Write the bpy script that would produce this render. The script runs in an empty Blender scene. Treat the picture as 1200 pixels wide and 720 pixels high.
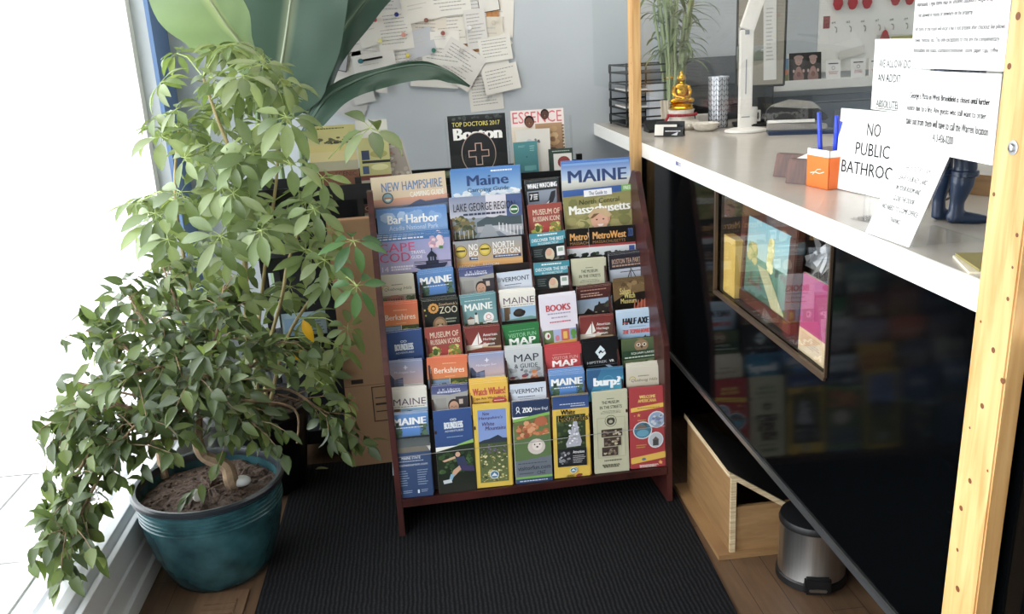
import bpy, bmesh, math, random
from mathutils import Vector, Matrix, Euler
random.seed(7)
S = bpy.context.scene
C = S.collection
PI = math.pi

# ------------------------------------------------------------ camera, world, lights, exposure
CAM = Vector((0, 0, 1.40))
FPX = 1032.0
_down = Vector((785-600, 3805-360, FPX)).normalized()
_yv = Vector((480-600, 57-360, FPX)).normalized()
_yv = (_yv - _down*_yv.dot(_down)).normalized()
_zv = -_down
_xv = _yv.cross(_zv)
RM = Matrix((_xv, _yv, _zv))            # image axes (right, down, forward) to the room's axes
cam_data = bpy.data.cameras.new('camera')
cam_data.sensor_width = 36
cam_data.lens = FPX/1200*36
cam_data.clip_start = 0.02
cam = bpy.data.objects.new('camera', cam_data)
C.objects.link(cam)
cam.matrix_world = Matrix.Translation(CAM) @ (RM @ Matrix(((1, 0, 0), (0, -1, 0), (0, 0, -1)))).to_4x4()
S.camera = cam

WORLD_STRENGTH = 6.0
w = bpy.data.worlds.new('sky')
S.world = w
w.use_nodes = True
bg = w.node_tree.nodes['Background']
bg.inputs[0].default_value = (0.93, 0.97, 1.0, 1)
bg.inputs[1].default_value = WORLD_STRENGTH

def area(name, loc, rot, sx, sy, power, col=(1, 1, 1), portal=False):
    l = bpy.data.lights.new(name, 'AREA')
    l.shape = 'RECTANGLE'; l.size = sx; l.size_y = sy; l.energy = power; l.color = col
    if portal: l.cycles.is_portal = True
    o = bpy.data.objects.new(name, l); C.objects.link(o)
    o.location = loc; o.rotation_euler = rot
    return o
area('window_daylight', (-1.06, 0.66, 1.16), (0, -PI/2, 0), 1.95, 5.7, 1, portal=True)
area('ceiling_lamp_light', (0.55, 2.95, 2.48), (0, 0, 0), 1.8, 1.2, 17, (1, 0.95, 0.88))
S.view_settings.view_transform = 'Standard'
S.view_settings.look = 'None'
S.view_settings.exposure = 0.28
S.view_settings.gamma = 1
S.view_settings.use_curve_mapping = False
S.cycles.max_bounces = 8
S.cycles.transparent_max_bounces = 16

# ------------------------------------------------------------ helpers
def at(x, y, Y):
    """a point of the room seen at picture position x, y at depth Y"""
    d = RM @ Vector((x-600, y-360, FPX))
    return CAM + d*(Y/d.y)
def lin(h):
    h = h.lstrip('#')
    o = []
    for i in (0, 2, 4):
        c = int(h[i:i+2], 16)/255
        o.append(c/12.92 if c <= .04045 else ((c+.055)/1.055)**2.4)
    return (o[0], o[1], o[2], 1.0)

def nodes_of(name):
    m = bpy.data.materials.new(name); m.use_nodes = True
    return m, m.node_tree, m.node_tree.nodes['Principled BSDF']
def mat(name, col, rough=.6, metal=0, var=.0, scale=20, bump=0, spec=.5, stretch=None, coat=0):
    m, t, p = nodes_of(name)
    c = lin(col) if isinstance(col, str) else col
    p.inputs['Base Color'].default_value = c
    p.inputs['Roughness'].default_value = rough
    p.inputs['Metallic'].default_value = metal
    p.inputs['Specular IOR Level'].default_value = spec
    p.inputs['Coat Weight'].default_value = coat
    if var or bump:
        tc = t.nodes.new('ShaderNodeTexCoord'); mp = t.nodes.new('ShaderNodeMapping')
        if stretch: mp.inputs['Scale'].default_value = stretch
        n = t.nodes.new('ShaderNodeTexNoise'); n.inputs['Scale'].default_value = scale
        n.inputs['Detail'].default_value = 5
        t.links.new(tc.outputs['Object'], mp.inputs[0]); t.links.new(mp.outputs[0], n.inputs[0])
        if var:
            r = t.nodes.new('ShaderNodeValToRGB')
            r.color_ramp.elements[0].position = .3; r.color_ramp.elements[1].position = .7
            r.color_ramp.elements[0].color = tuple(v*(1-var) for v in c[:3])+(1,)
            r.color_ramp.elements[1].color = tuple(min(1, v*(1+var)) for v in c[:3])+(1,)
            t.links.new(n.outputs[0], r.inputs[0]); t.links.new(r.outputs[0], p.inputs['Base Color'])
        if bump:
            b = t.nodes.new('ShaderNodeBump'); b.inputs['Strength'].default_value = bump
            b.inputs['Distance'].default_value = .01
            t.links.new(n.outputs[0], b.inputs['Height']); t.links.new(b.outputs[0], p.inputs['Normal'])
    return m

def wood(name, c1, c2, scale=(1, 1, 1), rough=.5, knots=False, dens=6):
    m, t, p = nodes_of(name)
    tc = t.nodes.new('ShaderNodeTexCoord'); mp = t.nodes.new('ShaderNodeMapping'); mp.inputs['Scale'].default_value = scale
    n = t.nodes.new('ShaderNodeTexNoise'); n.inputs['Scale'].default_value = dens; n.inputs['Detail'].default_value = 6
    n.inputs['Distortion'].default_value = .6
    r = t.nodes.new('ShaderNodeValToRGB')
    r.color_ramp.elements[0].position = .32; r.color_ramp.elements[1].position = .68
    r.color_ramp.elements[0].color = lin(c1); r.color_ramp.elements[1].color = lin(c2)
    t.links.new(tc.outputs['Object'], mp.inputs[0]); t.links.new(mp.outputs[0], n.inputs[0]); t.links.new(n.outputs[0], r.inputs[0])
    t.links.new(r.outputs[0], p.inputs['Base Color'])
    p.inputs['Roughness'].default_value = rough
    return m

def vcol_mat(name, rough=.5, spec=.5, transl=0):
    m, t, p = nodes_of(name)
    a = t.nodes.new('ShaderNodeAttribute'); a.attribute_name = 'Col'
    hv = t.nodes.new('ShaderNodeHueSaturation'); hv.inputs['Saturation'].default_value = .88 if 'paper' in name else 1
    t.links.new(a.outputs['Color'], hv.inputs['Color']); t.links.new(hv.outputs[0], p.inputs['Base Color'])
    p.inputs['Roughness'].default_value = rough
    p.inputs['Specular IOR Level'].default_value = spec
    if transl:
        tr = t.nodes.new('ShaderNodeBsdfTranslucent'); mx = t.nodes.new('ShaderNodeMixShader')
        hs = t.nodes.new('ShaderNodeMixRGB'); hs.blend_type = 'MULTIPLY'; hs.inputs[0].default_value = 1
        hs.inputs[2].default_value = (1.3, 1.32, .72, 1)
        t.links.new(a.outputs['Color'], hs.inputs[1]); t.links.new(hs.outputs[0], tr.inputs[0])
        mx.inputs[0].default_value = transl
        t.links.new(p.outputs[0], mx.inputs[1]); t.links.new(tr.outputs[0], mx.inputs[2])
        t.links.new(mx.outputs[0], t.nodes['Material Output'].inputs[0])
    return m

def clear(name, tint=(1, 1, 1, 1), refl=.12, rough=.0):
    m = bpy.data.materials.new(name); m.use_nodes = True
    t = m.node_tree; t.nodes.clear()
    o = t.nodes.new('ShaderNodeOutputMaterial'); tr = t.nodes.new('ShaderNodeBsdfTransparent'); tr.inputs[0].default_value = tint
    g = t.nodes.new('ShaderNodeBsdfGlossy'); g.inputs['Roughness'].default_value = rough
    f = t.nodes.new('ShaderNodeFresnel'); f.inputs[0].default_value = 1.45
    k = t.nodes.new('ShaderNodeMath'); k.operation = 'MULTIPLY'; k.inputs[1].default_value = refl/.04*.35
    k.use_clamp = True
    mx = t.nodes.new('ShaderNodeMixShader')
    t.links.new(f.outputs[0], k.inputs[0]); t.links.new(k.outputs[0], mx.inputs[0])
    t.links.new(tr.outputs[0], mx.inputs[1]); t.links.new(g.outputs[0], mx.inputs[2]); t.links.new(mx.outputs[0], o.inputs[0])
    return m

def link(name, me, parent=None):
    o = bpy.data.objects.new(name, me); C.objects.link(o)
    if parent: o.parent = parent
    return o
def tag(o, label=None, cat=None, group=None, kind=None):
    if label: o['label'] = label
    if cat: o['category'] = cat
    if group: o['group'] = group
    if kind: o['kind'] = kind
    return o
def empty(name, loc, label, cat, group=None, rz=0):
    o = bpy.data.objects.new(name, None); C.objects.link(o)
    o.location = loc; o.rotation_euler.z = rz; o.empty_display_size = .05
    return tag(o, label, cat, group)

class MB:
    """collects shapes into one mesh"""
    def __init__(self): self.v = []; self.f = []; self.mi = []
    def add(self, vs, fs, mi=0):
        b = len(self.v); self.v += [tuple(v) for v in vs]
        self.f += [tuple(i+b for i in f) for f in fs]; self.mi += [mi]*len(fs)
    def box(self, x0, y0, z0, x1, y1, z1, mi=0, M=None):
        vs = [Vector(p) for p in ((x0, y0, z0), (x1, y0, z0), (x1, y1, z0), (x0, y1, z0), (x0, y0, z1), (x1, y0, z1), (x1, y1, z1), (x0, y1, z1))]
        if M: vs = [M @ v for v in vs]
        self.add(vs, [(0, 3, 2, 1), (4, 5, 6, 7), (0, 1, 5, 4), (1, 2, 6, 5), (2, 3, 7, 6), (3, 0, 4, 7)], mi)
    def prism(self, pts, axis, a, b, mi=0, M=None):
        """polygon pts extruded along axis from a to b"""
        n = len(pts)
        def mk(p, q):
            if axis == 0: return Vector((q, p[0], p[1]))
            if axis == 1: return Vector((p[0], q, p[1]))
            return Vector((p[0], p[1], q))
        vs = [mk(p, a) for p in pts]+[mk(p, b) for p in pts]
        if M: vs = [M @ v for v in vs]
        fs = [tuple(range(n)), tuple(range(2*n-1, n-1, -1))]
        fs += [(i, (i+1) % n, n+(i+1) % n, n+i) for i in range(n)]
        self.add(vs, fs, mi)
    def lathe(self, prof, c=(0, 0, 0), n=40, mi=0, M=None, sx=1, sy=1):
        vs = []
        for r, z in prof:
            for i in range(n):
                a = 2*PI*i/n
                v = Vector((c[0]+r*sx*math.cos(a), c[1]+r*sy*math.sin(a), c[2]+z))
                vs.append(M @ v if M else v)
        fs = []
        for j in range(len(prof)-1):
            for i in range(n):
                k = (i+1) % n
                fs.append((j*n+i, j*n+k, (j+1)*n+k, (j+1)*n+i))
        if prof[0][0] > 1e-6: fs.append(tuple(range(n-1, -1, -1)))
        if prof[-1][0] > 1e-6: fs.append(tuple((len(prof)-1)*n+i for i in range(n)))
        self.add(vs, fs, mi)
    def tube(self, pts, r, n=8, mi=0):
        pts = [Vector(p) for p in pts]
        rs = r if isinstance(r, (list, tuple)) else [r]*len(pts)
        vs = []; prev = None
        for i, p in enumerate(pts):
            d = (pts[min(i+1, len(pts)-1)]-pts[max(i-1, 0)]).normalized()
            up = prev if prev is not None else (Vector((0, 0, 1)) if abs(d.z) < .9 else Vector((1, 0, 0)))
            s = d.cross(up).normalized(); u = s.cross(d).normalized(); prev = u
            for k in range(n):
                a = 2*PI*k/n
                vs.append(p+(s*math.cos(a)+u*math.sin(a))*rs[i])
        fs = []
        for j in range(len(pts)-1):
            for k in range(n):
                q = (k+1) % n
                fs.append((j*n+k, j*n+q, (j+1)*n+q, (j+1)*n+k))
        fs.append(tuple(range(n-1, -1, -1))); fs.append(tuple((len(pts)-1)*n+i for i in range(n)))
        self.add(vs, fs, mi)
    def ball(self, c, rx, ry=None, rz=None, n=16, mi=0):
        ry = ry or rx; rz = rz or rx
        vs = []; m = max(6, n//2)
        for j in range(1, m):
            th = PI*j/m
            for i in range(n):
                a = 2*PI*i/n
                vs.append((c[0]+rx*math.sin(th)*math.cos(a), c[1]+ry*math.sin(th)*math.sin(a), c[2]+rz*math.cos(th)))
        fs = []
        for j in range(m-2):
            for i in range(n):
                k = (i+1) % n
                fs.append((j*n+i, (j+1)*n+i, (j+1)*n+k, j*n+k))
        t = len(vs); vs += [(c[0], c[1], c[2]+rz), (c[0], c[1], c[2]-rz)]
        for i in range(n):
            k = (i+1) % n
            fs.append((t, i, k)); fs.append((t+1, (m-2)*n+k, (m-2)*n+i))
        self.add(vs, fs, mi)
    def build(self, name, mats, parent=None, smooth=False, bevel=0, origin=None):
        me = bpy.data.meshes.new(name)
        vs = self.v
        if origin is not None: vs = [(a-origin[0], b-origin[1], c-origin[2]) for a, b, c in vs]
        me.from_pydata(vs, [], self.f)
        for m in (mats if isinstance(mats, (list, tuple)) else [mats]): me.materials.append(m)
        me.polygons.foreach_set('material_index', self.mi)
        bm = bmesh.new(); bm.from_mesh(me); bmesh.ops.recalc_face_normals(bm, faces=bm.faces)
        if bevel:
            es = [e for e in bm.edges if len(e.link_faces) == 2 and e.calc_face_angle(0) > .6]
            bmesh.ops.bevel(bm, geom=es, offset=bevel, segments=2, affect='EDGES', clamp_overlap=True)
        bm.to_mesh(me); bm.free()
        if smooth:
            me.polygons.foreach_set('use_smooth', [True]*len(me.polygons))
            try: me.set_sharp_from_angle(angle=.7)
            except Exception: pass
        me.update()
        o = link(name, me, parent)
        if origin is not None and parent is None: o.location = origin
        elif origin is not None: o.location = origin
        return o

# ---- flat print on a thin sheet
_tc = {}
def glyphs(s, bold=0, shear=0):
    k = (s, bold, shear)
    if k in _tc: return _tc[k]
    cu = bpy.data.curves.new('lettering', 'FONT'); cu.body = s; cu.resolution_u = 2
    cu.offset = bold; cu.shear = shear
    o = bpy.data.objects.new('lettering', cu); C.objects.link(o)
    dg = bpy.context.evaluated_depsgraph_get()
    me = bpy.data.meshes.new_from_object(o.evaluated_get(dg))
    vs = [(v.co.x, v.co.y) for v in me.vertices]; fs = [tuple(p.vertices) for p in me.polygons]
    bpy.data.objects.remove(o); bpy.data.curves.remove(cu); bpy.data.meshes.remove(me)
    x0 = min(v[0] for v in vs); x1 = max(v[0] for v in vs); y0 = min(v[1] for v in vs); y1 = max(v[1] for v in vs)
    r = ([((x-x0)/(x1-x0), (y1-y)/(y1-y0)) for x, y in vs], fs)
    _tc[k] = r
    return r
PRINT = vcol_mat('printed_paper', .42, .35)
MATTE = vcol_mat('matte_paper', .85, .05)
class Art:
    """sheet of width w, height h, thickness th; x runs 0..1 over the width, y downward in the same unit"""
    def __init__(self, w, h, th=.0016, paper='f2f0ea', eps=.00012):
        self.w, self.h, self.th, self.eps = w, h, th, eps
        self.n = h/w; self.v = []; self.f = []; self.c = []; self.lay = 0
        x = w/2; y = th/2; z = h
        vs = [(-x, -y, 0), (x, -y, 0), (x, y, 0), (-x, y, 0), (-x, -y, z), (x, -y, z), (x, y, z), (-x, y, z)]
        self._add(vs, [(0, 3, 2, 1), (4, 5, 6, 7), (0, 1, 5, 4), (1, 2, 6, 5), (2, 3, 7, 6), (3, 0, 4, 7)], [lin(paper)]*8)
    def _add(self, vs, fs, cs):
        b = len(self.v); self.v += vs; self.f += [tuple(i+b for i in f) for f in fs]; self.c += cs
    def P(self, x, y): return ((x-.5)*self.w, -self.th/2-self.eps*self.lay, self.h-y*self.w)
    def flat(self, pts, fs, cols):
        self.lay += 1
        self._add([self.P(*p) for p in pts], fs, cols)
    def rect(self, x0, y0, x1, y1, c, c2=None, c3=None, c4=None):
        a = lin(c); b = lin(c2) if c2 else a
        tr = lin(c3) if c3 else a; br = lin(c4) if c4 else (b if not c3 else tr)
        y1 = min(y1, self.n)
        self.flat([(x0, y0), (x1, y0), (x1, y1), (x0, y1)], [(3, 2, 1, 0)], [a, tr, br, b]); return self
    def full(self, c, c2=None, y1=None): return self.rect(0, 0, 1, y1 or self.n, c, c2)
    def poly(self, pts, c):
        self.flat(pts, [tuple(range(len(pts)))], [lin(c)]*len(pts)); return self
    def ell(self, x, y, rx, ry, c, n=16):
        return self.poly([(x+rx*math.cos(2*PI*i/n), y+ry*math.sin(2*PI*i/n)) for i in range(n)], c)
    def ring(self, x, y, rx, ry, t, c, n=28):
        ps = []
        for i in range(n):
            a = 2*PI*i/n
            ps += [(x+rx*math.cos(a), y+ry*math.sin(a)), (x+(rx-t)*math.cos(a), y+(ry-t)*math.sin(a))]
        self.flat(ps, [(2*i, 2*i+1, (2*i+3) % (2*n), (2*i+2) % (2*n)) for i in range(n)], [lin(c)]*len(ps)); return self
    def text(self, s, x0, y0, x1, y1, c, bold=.0, shear=0):
        vs, fs = glyphs(s, 0, shear)
        k = max(0, bold)*(y1-y0)*1.6; n = 1 if bold <= 0 else 2 if bold < .025 else 3
        for i in range(n):
            dx = (i-(n-1)/2)*k if n > 1 else 0; xa, xb = x0+k, x1-k
            self.flat([(xa+dx+a*(xb-xa), y0+b*(y1-y0)) for a, b in vs], fs, [lin(c)]*len(vs))
        return self
    def lines(self, x0, y0, x1, y1, n, c, fill=.5, seed=1, center=False):
        r = random.Random(seed); ps = []; fs = []
        dy = (y1-y0)/n
        for i in range(n):
            e = x1-(x1-x0)*r.uniform(0, .35); x = x0
            if center: m = (x1-e)/2; x += m; e = x1-m
            while x < e:
                l = r.uniform(.04, .12)*(x1-x0); k = len(ps)
                q = min(e, x+l)
                ps += [(x, y0+i*dy), (q, y0+i*dy), (q, y0+i*dy+dy*fill), (x, y0+i*dy+dy*fill)]
                fs.append((k+3, k+2, k+1, k)); x += l+.02*(x1-x0)
        self.flat(ps, fs, [lin(c)]*len(ps)); return self
    def blobs(self, x0, y0, x1, y1, n, r0, r1, cols, seed=1, flat=.8):
        g = random.Random(seed)
        for lay in range(3):
            ps = []; fs = []; cs = []
            for i in range(n//3+1):
                r = g.uniform(r0, r1); x = g.uniform(x0+r, max(x0+r, x1-r)); y = g.uniform(y0+r*flat, max(y0+r*flat, y1-r*flat)); k = 0; ps = []; fs = []; cs = []
                c = lin(g.choice(cols)); m = 7
                for j in range(m):
                    q = r*g.uniform(.75, 1)
                    ps.append((x+q*math.cos(2*PI*j/m), y+q*flat*math.sin(2*PI*j/m))); cs.append(c)
                fs.append(tuple(range(k, k+m)))
                self.flat(ps, fs, cs); self.lay -= .93
            self.lay += .93
        return self
    def mesh(self, name, m=None):
        me = bpy.data.meshes.new(name)
        me.from_pydata(self.v, [], self.f)
        at_ = me.color_attributes.new('Col', 'FLOAT_COLOR', 'POINT')
        at_.data.foreach_set('color', [q for c in self.c for q in c])
        me.materials.append(m or PRINT); me.update()
        return me

# ------------------------------------------------------------ materials
M = dict(
    wall=mat('wall_paint', 'b4babf', .75, var=.04, scale=3),
    wall_white=mat('white_paint', 'e4e4e0', .5),
    pine=wood('pine', 'bd8d54', 'd9b27a', (9, 9, .8), .5),
    knot=mat('pine_knot', '6b4020', .6),
    white_lam=mat('white_laminate', 'b9b2a8', .22, var=.02, spec=.5),
    fascia=mat('white_edge', 'f1efe9', .45),
    black_gloss=mat('black_gloss', '040506', .08, spec=.075),
    silver=mat('silver_trim', 'b9bbbd', .35, 1),
    rackwood=wood('mahogany', '2c1311', '4a2320', (2, 14, .7), .38, dens=5),
    rackdark=wood('dark_mahogany', '120909', '22100e', (2, 2, 6), .6),
    ply=wood('plywood', '80603e', '97764e', (2, 1, 12), .55, dens=4),
    plyedge=wood('plywood_edge', 'a9906c', 'd9c7a4', (1, 1, 30), .7, dens=10),
    card=mat('cardboard', 'a07e60', .85, var=.06, scale=6),
    steel=mat('brushed_steel', 'b7b5b2', .28, 1, var=.08, scale=6, stretch=(40, 40, .4)),
    black=mat('black_plastic', '0d0d0f', .45),
    blackmetal=mat('black_metal', '17181b', .5, .3),
    soil=mat('potting_soil', '4a3a30', .95, var=.55, scale=90, bump=1),
    bark=mat('ficus_bark', '8a745c', .85, var=.35, scale=40, bump=.6),
    stem=mat('green_brown_stem', '9a8a60', .7, var=.2, scale=25),
    petiole=mat('green_petiole', '8b9a58', .6),
    gold=mat('gold', 'd9a634', .25, 1),
    white=mat('white_plastic', 'e9e5de', .35),
    offwhite=mat('cream_crochet', 'ddd6ca', .9, var=.12, scale=60, bump=.5),
    red=mat('red_bead', '8e1d28', .4),
    orange=mat('orange_card', 'e5702a', .5),
    blue=mat('blue_pen', '2340c8', .35),
    navy=mat('navy_glaze', '1d2f4a', .35, var=.2, scale=12),
    brownwood=wood('walnut', '3d2219', '5e382a', (12, 2, 2), .45),
    rail=mat('brown_metal_frame', '4a3a2c', .4, .4),
    acrylic=clear('clear_acrylic', (.992, .994, .994, 1), .03),
    plexi=clear('plexiglass', (.985, .99, .99, 1), .014),
    glass=clear('window_glass', (1, 1, 1, 1), .03),
    wire=mat('clear_cord', '9a9a9a', .3),
    cork=mat('cork', 'a9784c', .9, var=.2, scale=80),
    stone=mat('pale_stone', 'b9bab8', .7, var=.1, scale=30),
    greyplastic=mat('grey_plastic', '8d9196', .5),
    rubber=mat('rubber', '080809', .7),
)
LEAF = vcol_mat('leaf', .38, .45, .38)
BIGLEAF = vcol_mat('big_leaf', .42, .4, .22)

# teal glaze: bands run dark to light with height, a glaze that pools
def glaze():
    m, t, p = nodes_of('teal_glaze')
    tc = t.nodes.new('ShaderNodeTexCoord'); n = t.nodes.new('ShaderNodeTexNoise'); n.inputs['Scale'].default_value = 14; n.inputs['Detail'].default_value = 6
    r = t.nodes.new('ShaderNodeValToRGB')
    r.color_ramp.elements[0].color = lin('1c383e'); r.color_ramp.elements[1].color = lin('386167')
    r.color_ramp.elements[0].position = .3; r.color_ramp.elements[1].position = .75
    t.links.new(tc.outputs['Object'], n.inputs[0]); t.links.new(n.outputs[0], r.inputs[0]); t.links.new(r.outputs[0], p.inputs['Base Color'])
    p.inputs['Roughness'].default_value = .22
    return m
M['glaze'] = glaze()
def mat_ribbed():
    m, t, p = nodes_of('ribbed_mat')
    tc = t.nodes.new('ShaderNodeTexCoord')
    wv = t.nodes.new('ShaderNodeTexWave'); wv.wave_type = 'BANDS'; wv.bands_direction = 'X'
    wv.inputs['Scale'].default_value = 26; wv.inputs['Distortion'].default_value = 2.2; wv.inputs['Detail'].default_value = 2
    n = t.nodes.new('ShaderNodeTexNoise'); n.inputs['Scale'].default_value = 160; n.inputs['Detail'].default_value = 3
    mu = t.nodes.new('ShaderNodeMath'); mu.operation = 'MULTIPLY'
    r = t.nodes.new('ShaderNodeValToRGB')
    r.color_ramp.elements[0].color = lin('0c0c0e'); r.color_ramp.elements[1].color = lin('232427')
    r.color_ramp.elements[0].position = .1; r.color_ramp.elements[1].position = .6
    t.links.new(tc.outputs['Object'], wv.inputs[0]); t.links.new(tc.outputs['Object'], n.inputs[0])
    t.links.new(wv.outputs[1], mu.inputs[0]); t.links.new(n.outputs[0], mu.inputs[1])
    t.links.new(mu.outputs[0], r.inputs[0]); t.links.new(r.outputs[0], p.inputs['Base Color'])
    b = t.nodes.new('ShaderNodeBump'); b.inputs['Strength'].default_value = .35; b.inputs['Distance'].default_value = .004
    t.links.new(mu.outputs[0], b.inputs['Height']); t.links.new(b.outputs[0], p.inputs['Normal'])
    p.inputs['Roughness'].default_value = .95; p.inputs['Specular IOR Level'].default_value = .15
    return m
M['mat'] = mat_ribbed()
def plank_floor():
    m, t, p = nodes_of('wood_floor')
    tc = t.nodes.new('ShaderNodeTexCoord')
    mp = t.nodes.new('ShaderNodeMapping'); mp.inputs['Rotation'].default_value = (0, 0, PI/2)
    br = t.nodes.new('ShaderNodeTexBrick')
    br.inputs['Color1'].default_value = lin('54402f'); br.inputs['Color2'].default_value = lin('614a37'); br.inputs['Mortar'].default_value = lin('2c2018')
    br.inputs['Scale'].default_value = 1; br.inputs['Brick Width'].default_value = .9; br.inputs['Row Height'].default_value = .085; br.inputs['Mortar Size'].default_value = .0012
    mp2 = t.nodes.new('ShaderNodeMapping'); mp2.inputs['Scale'].default_value = (14, 1.2, 1)
    n = t.nodes.new('ShaderNodeTexNoise'); n.inputs['Scale'].default_value = 5; n.inputs['Detail'].default_value = 6
    mx = t.nodes.new('ShaderNodeMixRGB'); mx.blend_type = 'OVERLAY'; mx.inputs[0].default_value = .45
    t.links.new(tc.outputs['Object'], mp.inputs[0]); t.links.new(mp.outputs[0], br.inputs[0])
    t.links.new(tc.outputs['Object'], mp2.inputs[0]); t.links.new(mp2.outputs[0], n.inputs[0])
    t.links.new(br.outputs[0], mx.inputs[1]); t.links.new(n.outputs[0], mx.inputs[2]); t.links.new(mx.outputs[0], p.inputs['Base Color'])
    p.inputs['Roughness'].default_value = .45
    return m
M['floor'] = plank_floor()
def paving():
    m, t, p = nodes_of('pale_paving')
    tc = t.nodes.new('ShaderNodeTexCoord'); br = t.nodes.new('ShaderNodeTexBrick')
    br.inputs['Color1'].default_value = lin('d8d8d6'); br.inputs['Color2'].default_value = lin('cfcfce'); br.inputs['Mortar'].default_value = lin('5c5a58')
    br.inputs['Scale'].default_value = 1; br.inputs['Brick Width'].default_value = 1.0; br.inputs['Row Height'].default_value = .62; br.inputs['Mortar Size'].default_value = .006
    t.links.new(tc.outputs['Object'], br.inputs[0]); t.links.new(br.outputs[0], p.inputs['Base Color'])
    p.inputs['Roughness'].default_value = .9
    return m
M['paving'] = paving()

# ------------------------------------------------------------ the setting
# The counter, what stands on it and what hangs on the back wall were measured in counter units
# (counter front .91 units from the room's axis); one unit is U metres, and the unit heights start at Z0.
U, Z0 = .832, .2352
FL = -Z0/U            # the floor in counter units
_seen = set()
def units_begin():
    _seen.clear(); _seen.update(bpy.data.objects)
def units_end():
    done = set()
    for o in [o for o in bpy.data.objects if o not in _seen]:
        if o.data is not None and o.data.name not in done:
            done.add(o.data.name); o.data.transform(Matrix.Scale(U, 4))
        o.location = o.location*U
        if o.parent is None: o.location.z += Z0
WY = 4.52          # back wall in counter units
BY = WY*U          # back wall in metres
GX = -1.03         # window glass
def struct(name, mb, m, **k):
    o = mb.build(name, m, **k); o['kind'] = 'structure'; return o
b = MB(); b.box(-1.2, -2.6, -.06, 2.8, BY+.1, 0); struct('floor', b, M['floor'])
b = MB(); b.box(-1.2, BY, 0, 2.8, BY+.1, 2.6); struct('wall_back', b, M['wall'])
b = MB(); b.box(-1.12, 3.52, 0, -.95, BY, 2.6); b.box(-1.12, -2.6, 2.1, -.95, 3.52, 2.6); b.box(-1.12, -2.6, 0, -.95, -2.2, 2.1); struct('wall_left', b, M['wall'])
b = MB(); b.box(2.7, -2.6, 0, 2.8, BY, 2.6); struct('wall_right', b, M['wall_white'])
b = MB(); b.box(-1.2, -2.7, 0, 2.8, -2.6, 2.6); struct('wall_front', b, M['wall_white'])
b = MB(); b.box(-1.2, -2.7, 2.6, 2.8, BY+.1, 2.7); struct('ceiling', b, M['wall_white'])
# window seat wall and stepped sill
b = MB()
b.prism([(-1.0, 0), (-.835, 0), (-.835, .05), (-.845, .055), (-.845, .12), (-.85, .125), (-.85, .2), (-.862, .205), (-.866, .19), (-.874, .19), (-.878, .222), (-.9, .228),
         (-.925, .228), (-.93, .215), (-.945, .215), (-.95, .225), (-1.0, .225)], 1, -2.2, 3.52)
struct('trim_1', b, mat('sill_paint', 'dadcdf', .45), bevel=.001)
# window frame and panes
b = MB()
for y in (-2.2, -.3, 3.47): b.box(-1.06, y, .225, -1.0, y+.05, 2.1)
b.box(-1.06, -2.2, .2, -1.0, 3.52, .232); b.box(-1.06, -2.2, 2.06, -1.0, 3.52, 2.1)
win = struct('window_1', b, M['wall_white'])
b = MB(); b.box(GX-.003, -2.15, .225, GX+.003, 3.5, 2.07); g = b.build('window_pane', M['glass'], win)
# jamb trim and pier beyond the window; backlight flare put into their blue
b = MB(); b.box(-.95, 3.52, .23, -.935, 3.60, 2.6); b.box(-.95, 3.60, .23, -.94, 3.755, 2.6); struct('trim_2', b, mat('backlit_blue', '5f7ba5', .6))
b = MB(); b.box(-9, -5, -.1, -1.06, 9, -.02); o = struct('paving_outside', b, M['paving'])

# ------------------------------------------------------------ counter
units_begin()
cnt = empty('reception_counter', (.91, 2.4, FL), 'long reception counter with white top, gloss black front and silver bottom edge', 'counter')
def part(mb, name, m, parent, **k):
    o = mb.build(name, m, **k); o.parent = parent
    o.matrix_parent_inverse = Matrix.Identity(4)
    o.location = Vector(o.location)-Vector(parent.location)
    return o
def rpart(mb, name, m, parent, **k):
    """part whose vertices are given in room coordinates, parent unrotated"""
    return part(mb, name, m, parent, **k)
b = MB(); b.box(.911, .3, .929, 1.76, WY, .985); rpart(b, 'counter_top', M['white_lam'], cnt)
b = MB(); b.box(.906, .3, .929, .911, WY, .985); rpart(b, 'front_edge', M['fascia'], cnt)
cy0, cy1, cz0, cz1 = 1.86, 2.645, .605, .929
b = MB()
b.box(.915, .3, .215, .93, cy0, .929); b.box(.915, cy1, .215, .93, 3.66, .929); b.box(.915, cy0, .215, .93, cy1, cz0)
b.box(.93, 3.645, FL, 1.7, 3.66, .929)
rpart(b, 'front_panel', M['black_gloss'], cnt)
b = MB(); b.box(.908, .3, .198, .932, 3.66, .215); rpart(b, 'bottom_trim', M['silver'], cnt)
b = MB()
b.box(.93, cy0-.01, cz0-.012, 1.3, cy1+.01, cz0); b.box(1.29, cy0, cz0, 1.3, cy1, cz1); b.box(.93, cy0-.01, cz0, 1.29, cy0, cz1); b.box(.93, cy1, cz0, 1.29, cy1+.01, cz1)
rpart(b, 'display_case', mat('case_lining', '2a2420', .7), cnt)
b = MB()
b.box(.909, cy0, cz0-.01, .918, cy1+.01, cz0+.004); b.box(.909, cy1-.004, cz0, .918, cy1+.01, cz1); b.box(.909, cy0-.006, cz0, .918, cy0, cz1)
rpart(b, 'case_frame', M['rail'], cnt)
b = MB(); b.box(.919, cy0, cz0, .923, cy1, cz1); rpart(b, 'case_glass', M['acrylic'], cnt)
b = MB(); b.box(1.72, .3, FL, 1.75, 3.66, .929); rpart(b, 'back_support', M['rackdark'], cnt)

def place(me, name, loc, rot, label, cat, group=None):
    o = link(name, me); o.location = loc; o.rotation_euler = rot
    return tag(o, label, cat, group)
FACE_L = -PI/2      # turn a sheet (facing -Y) to face -X

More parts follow.
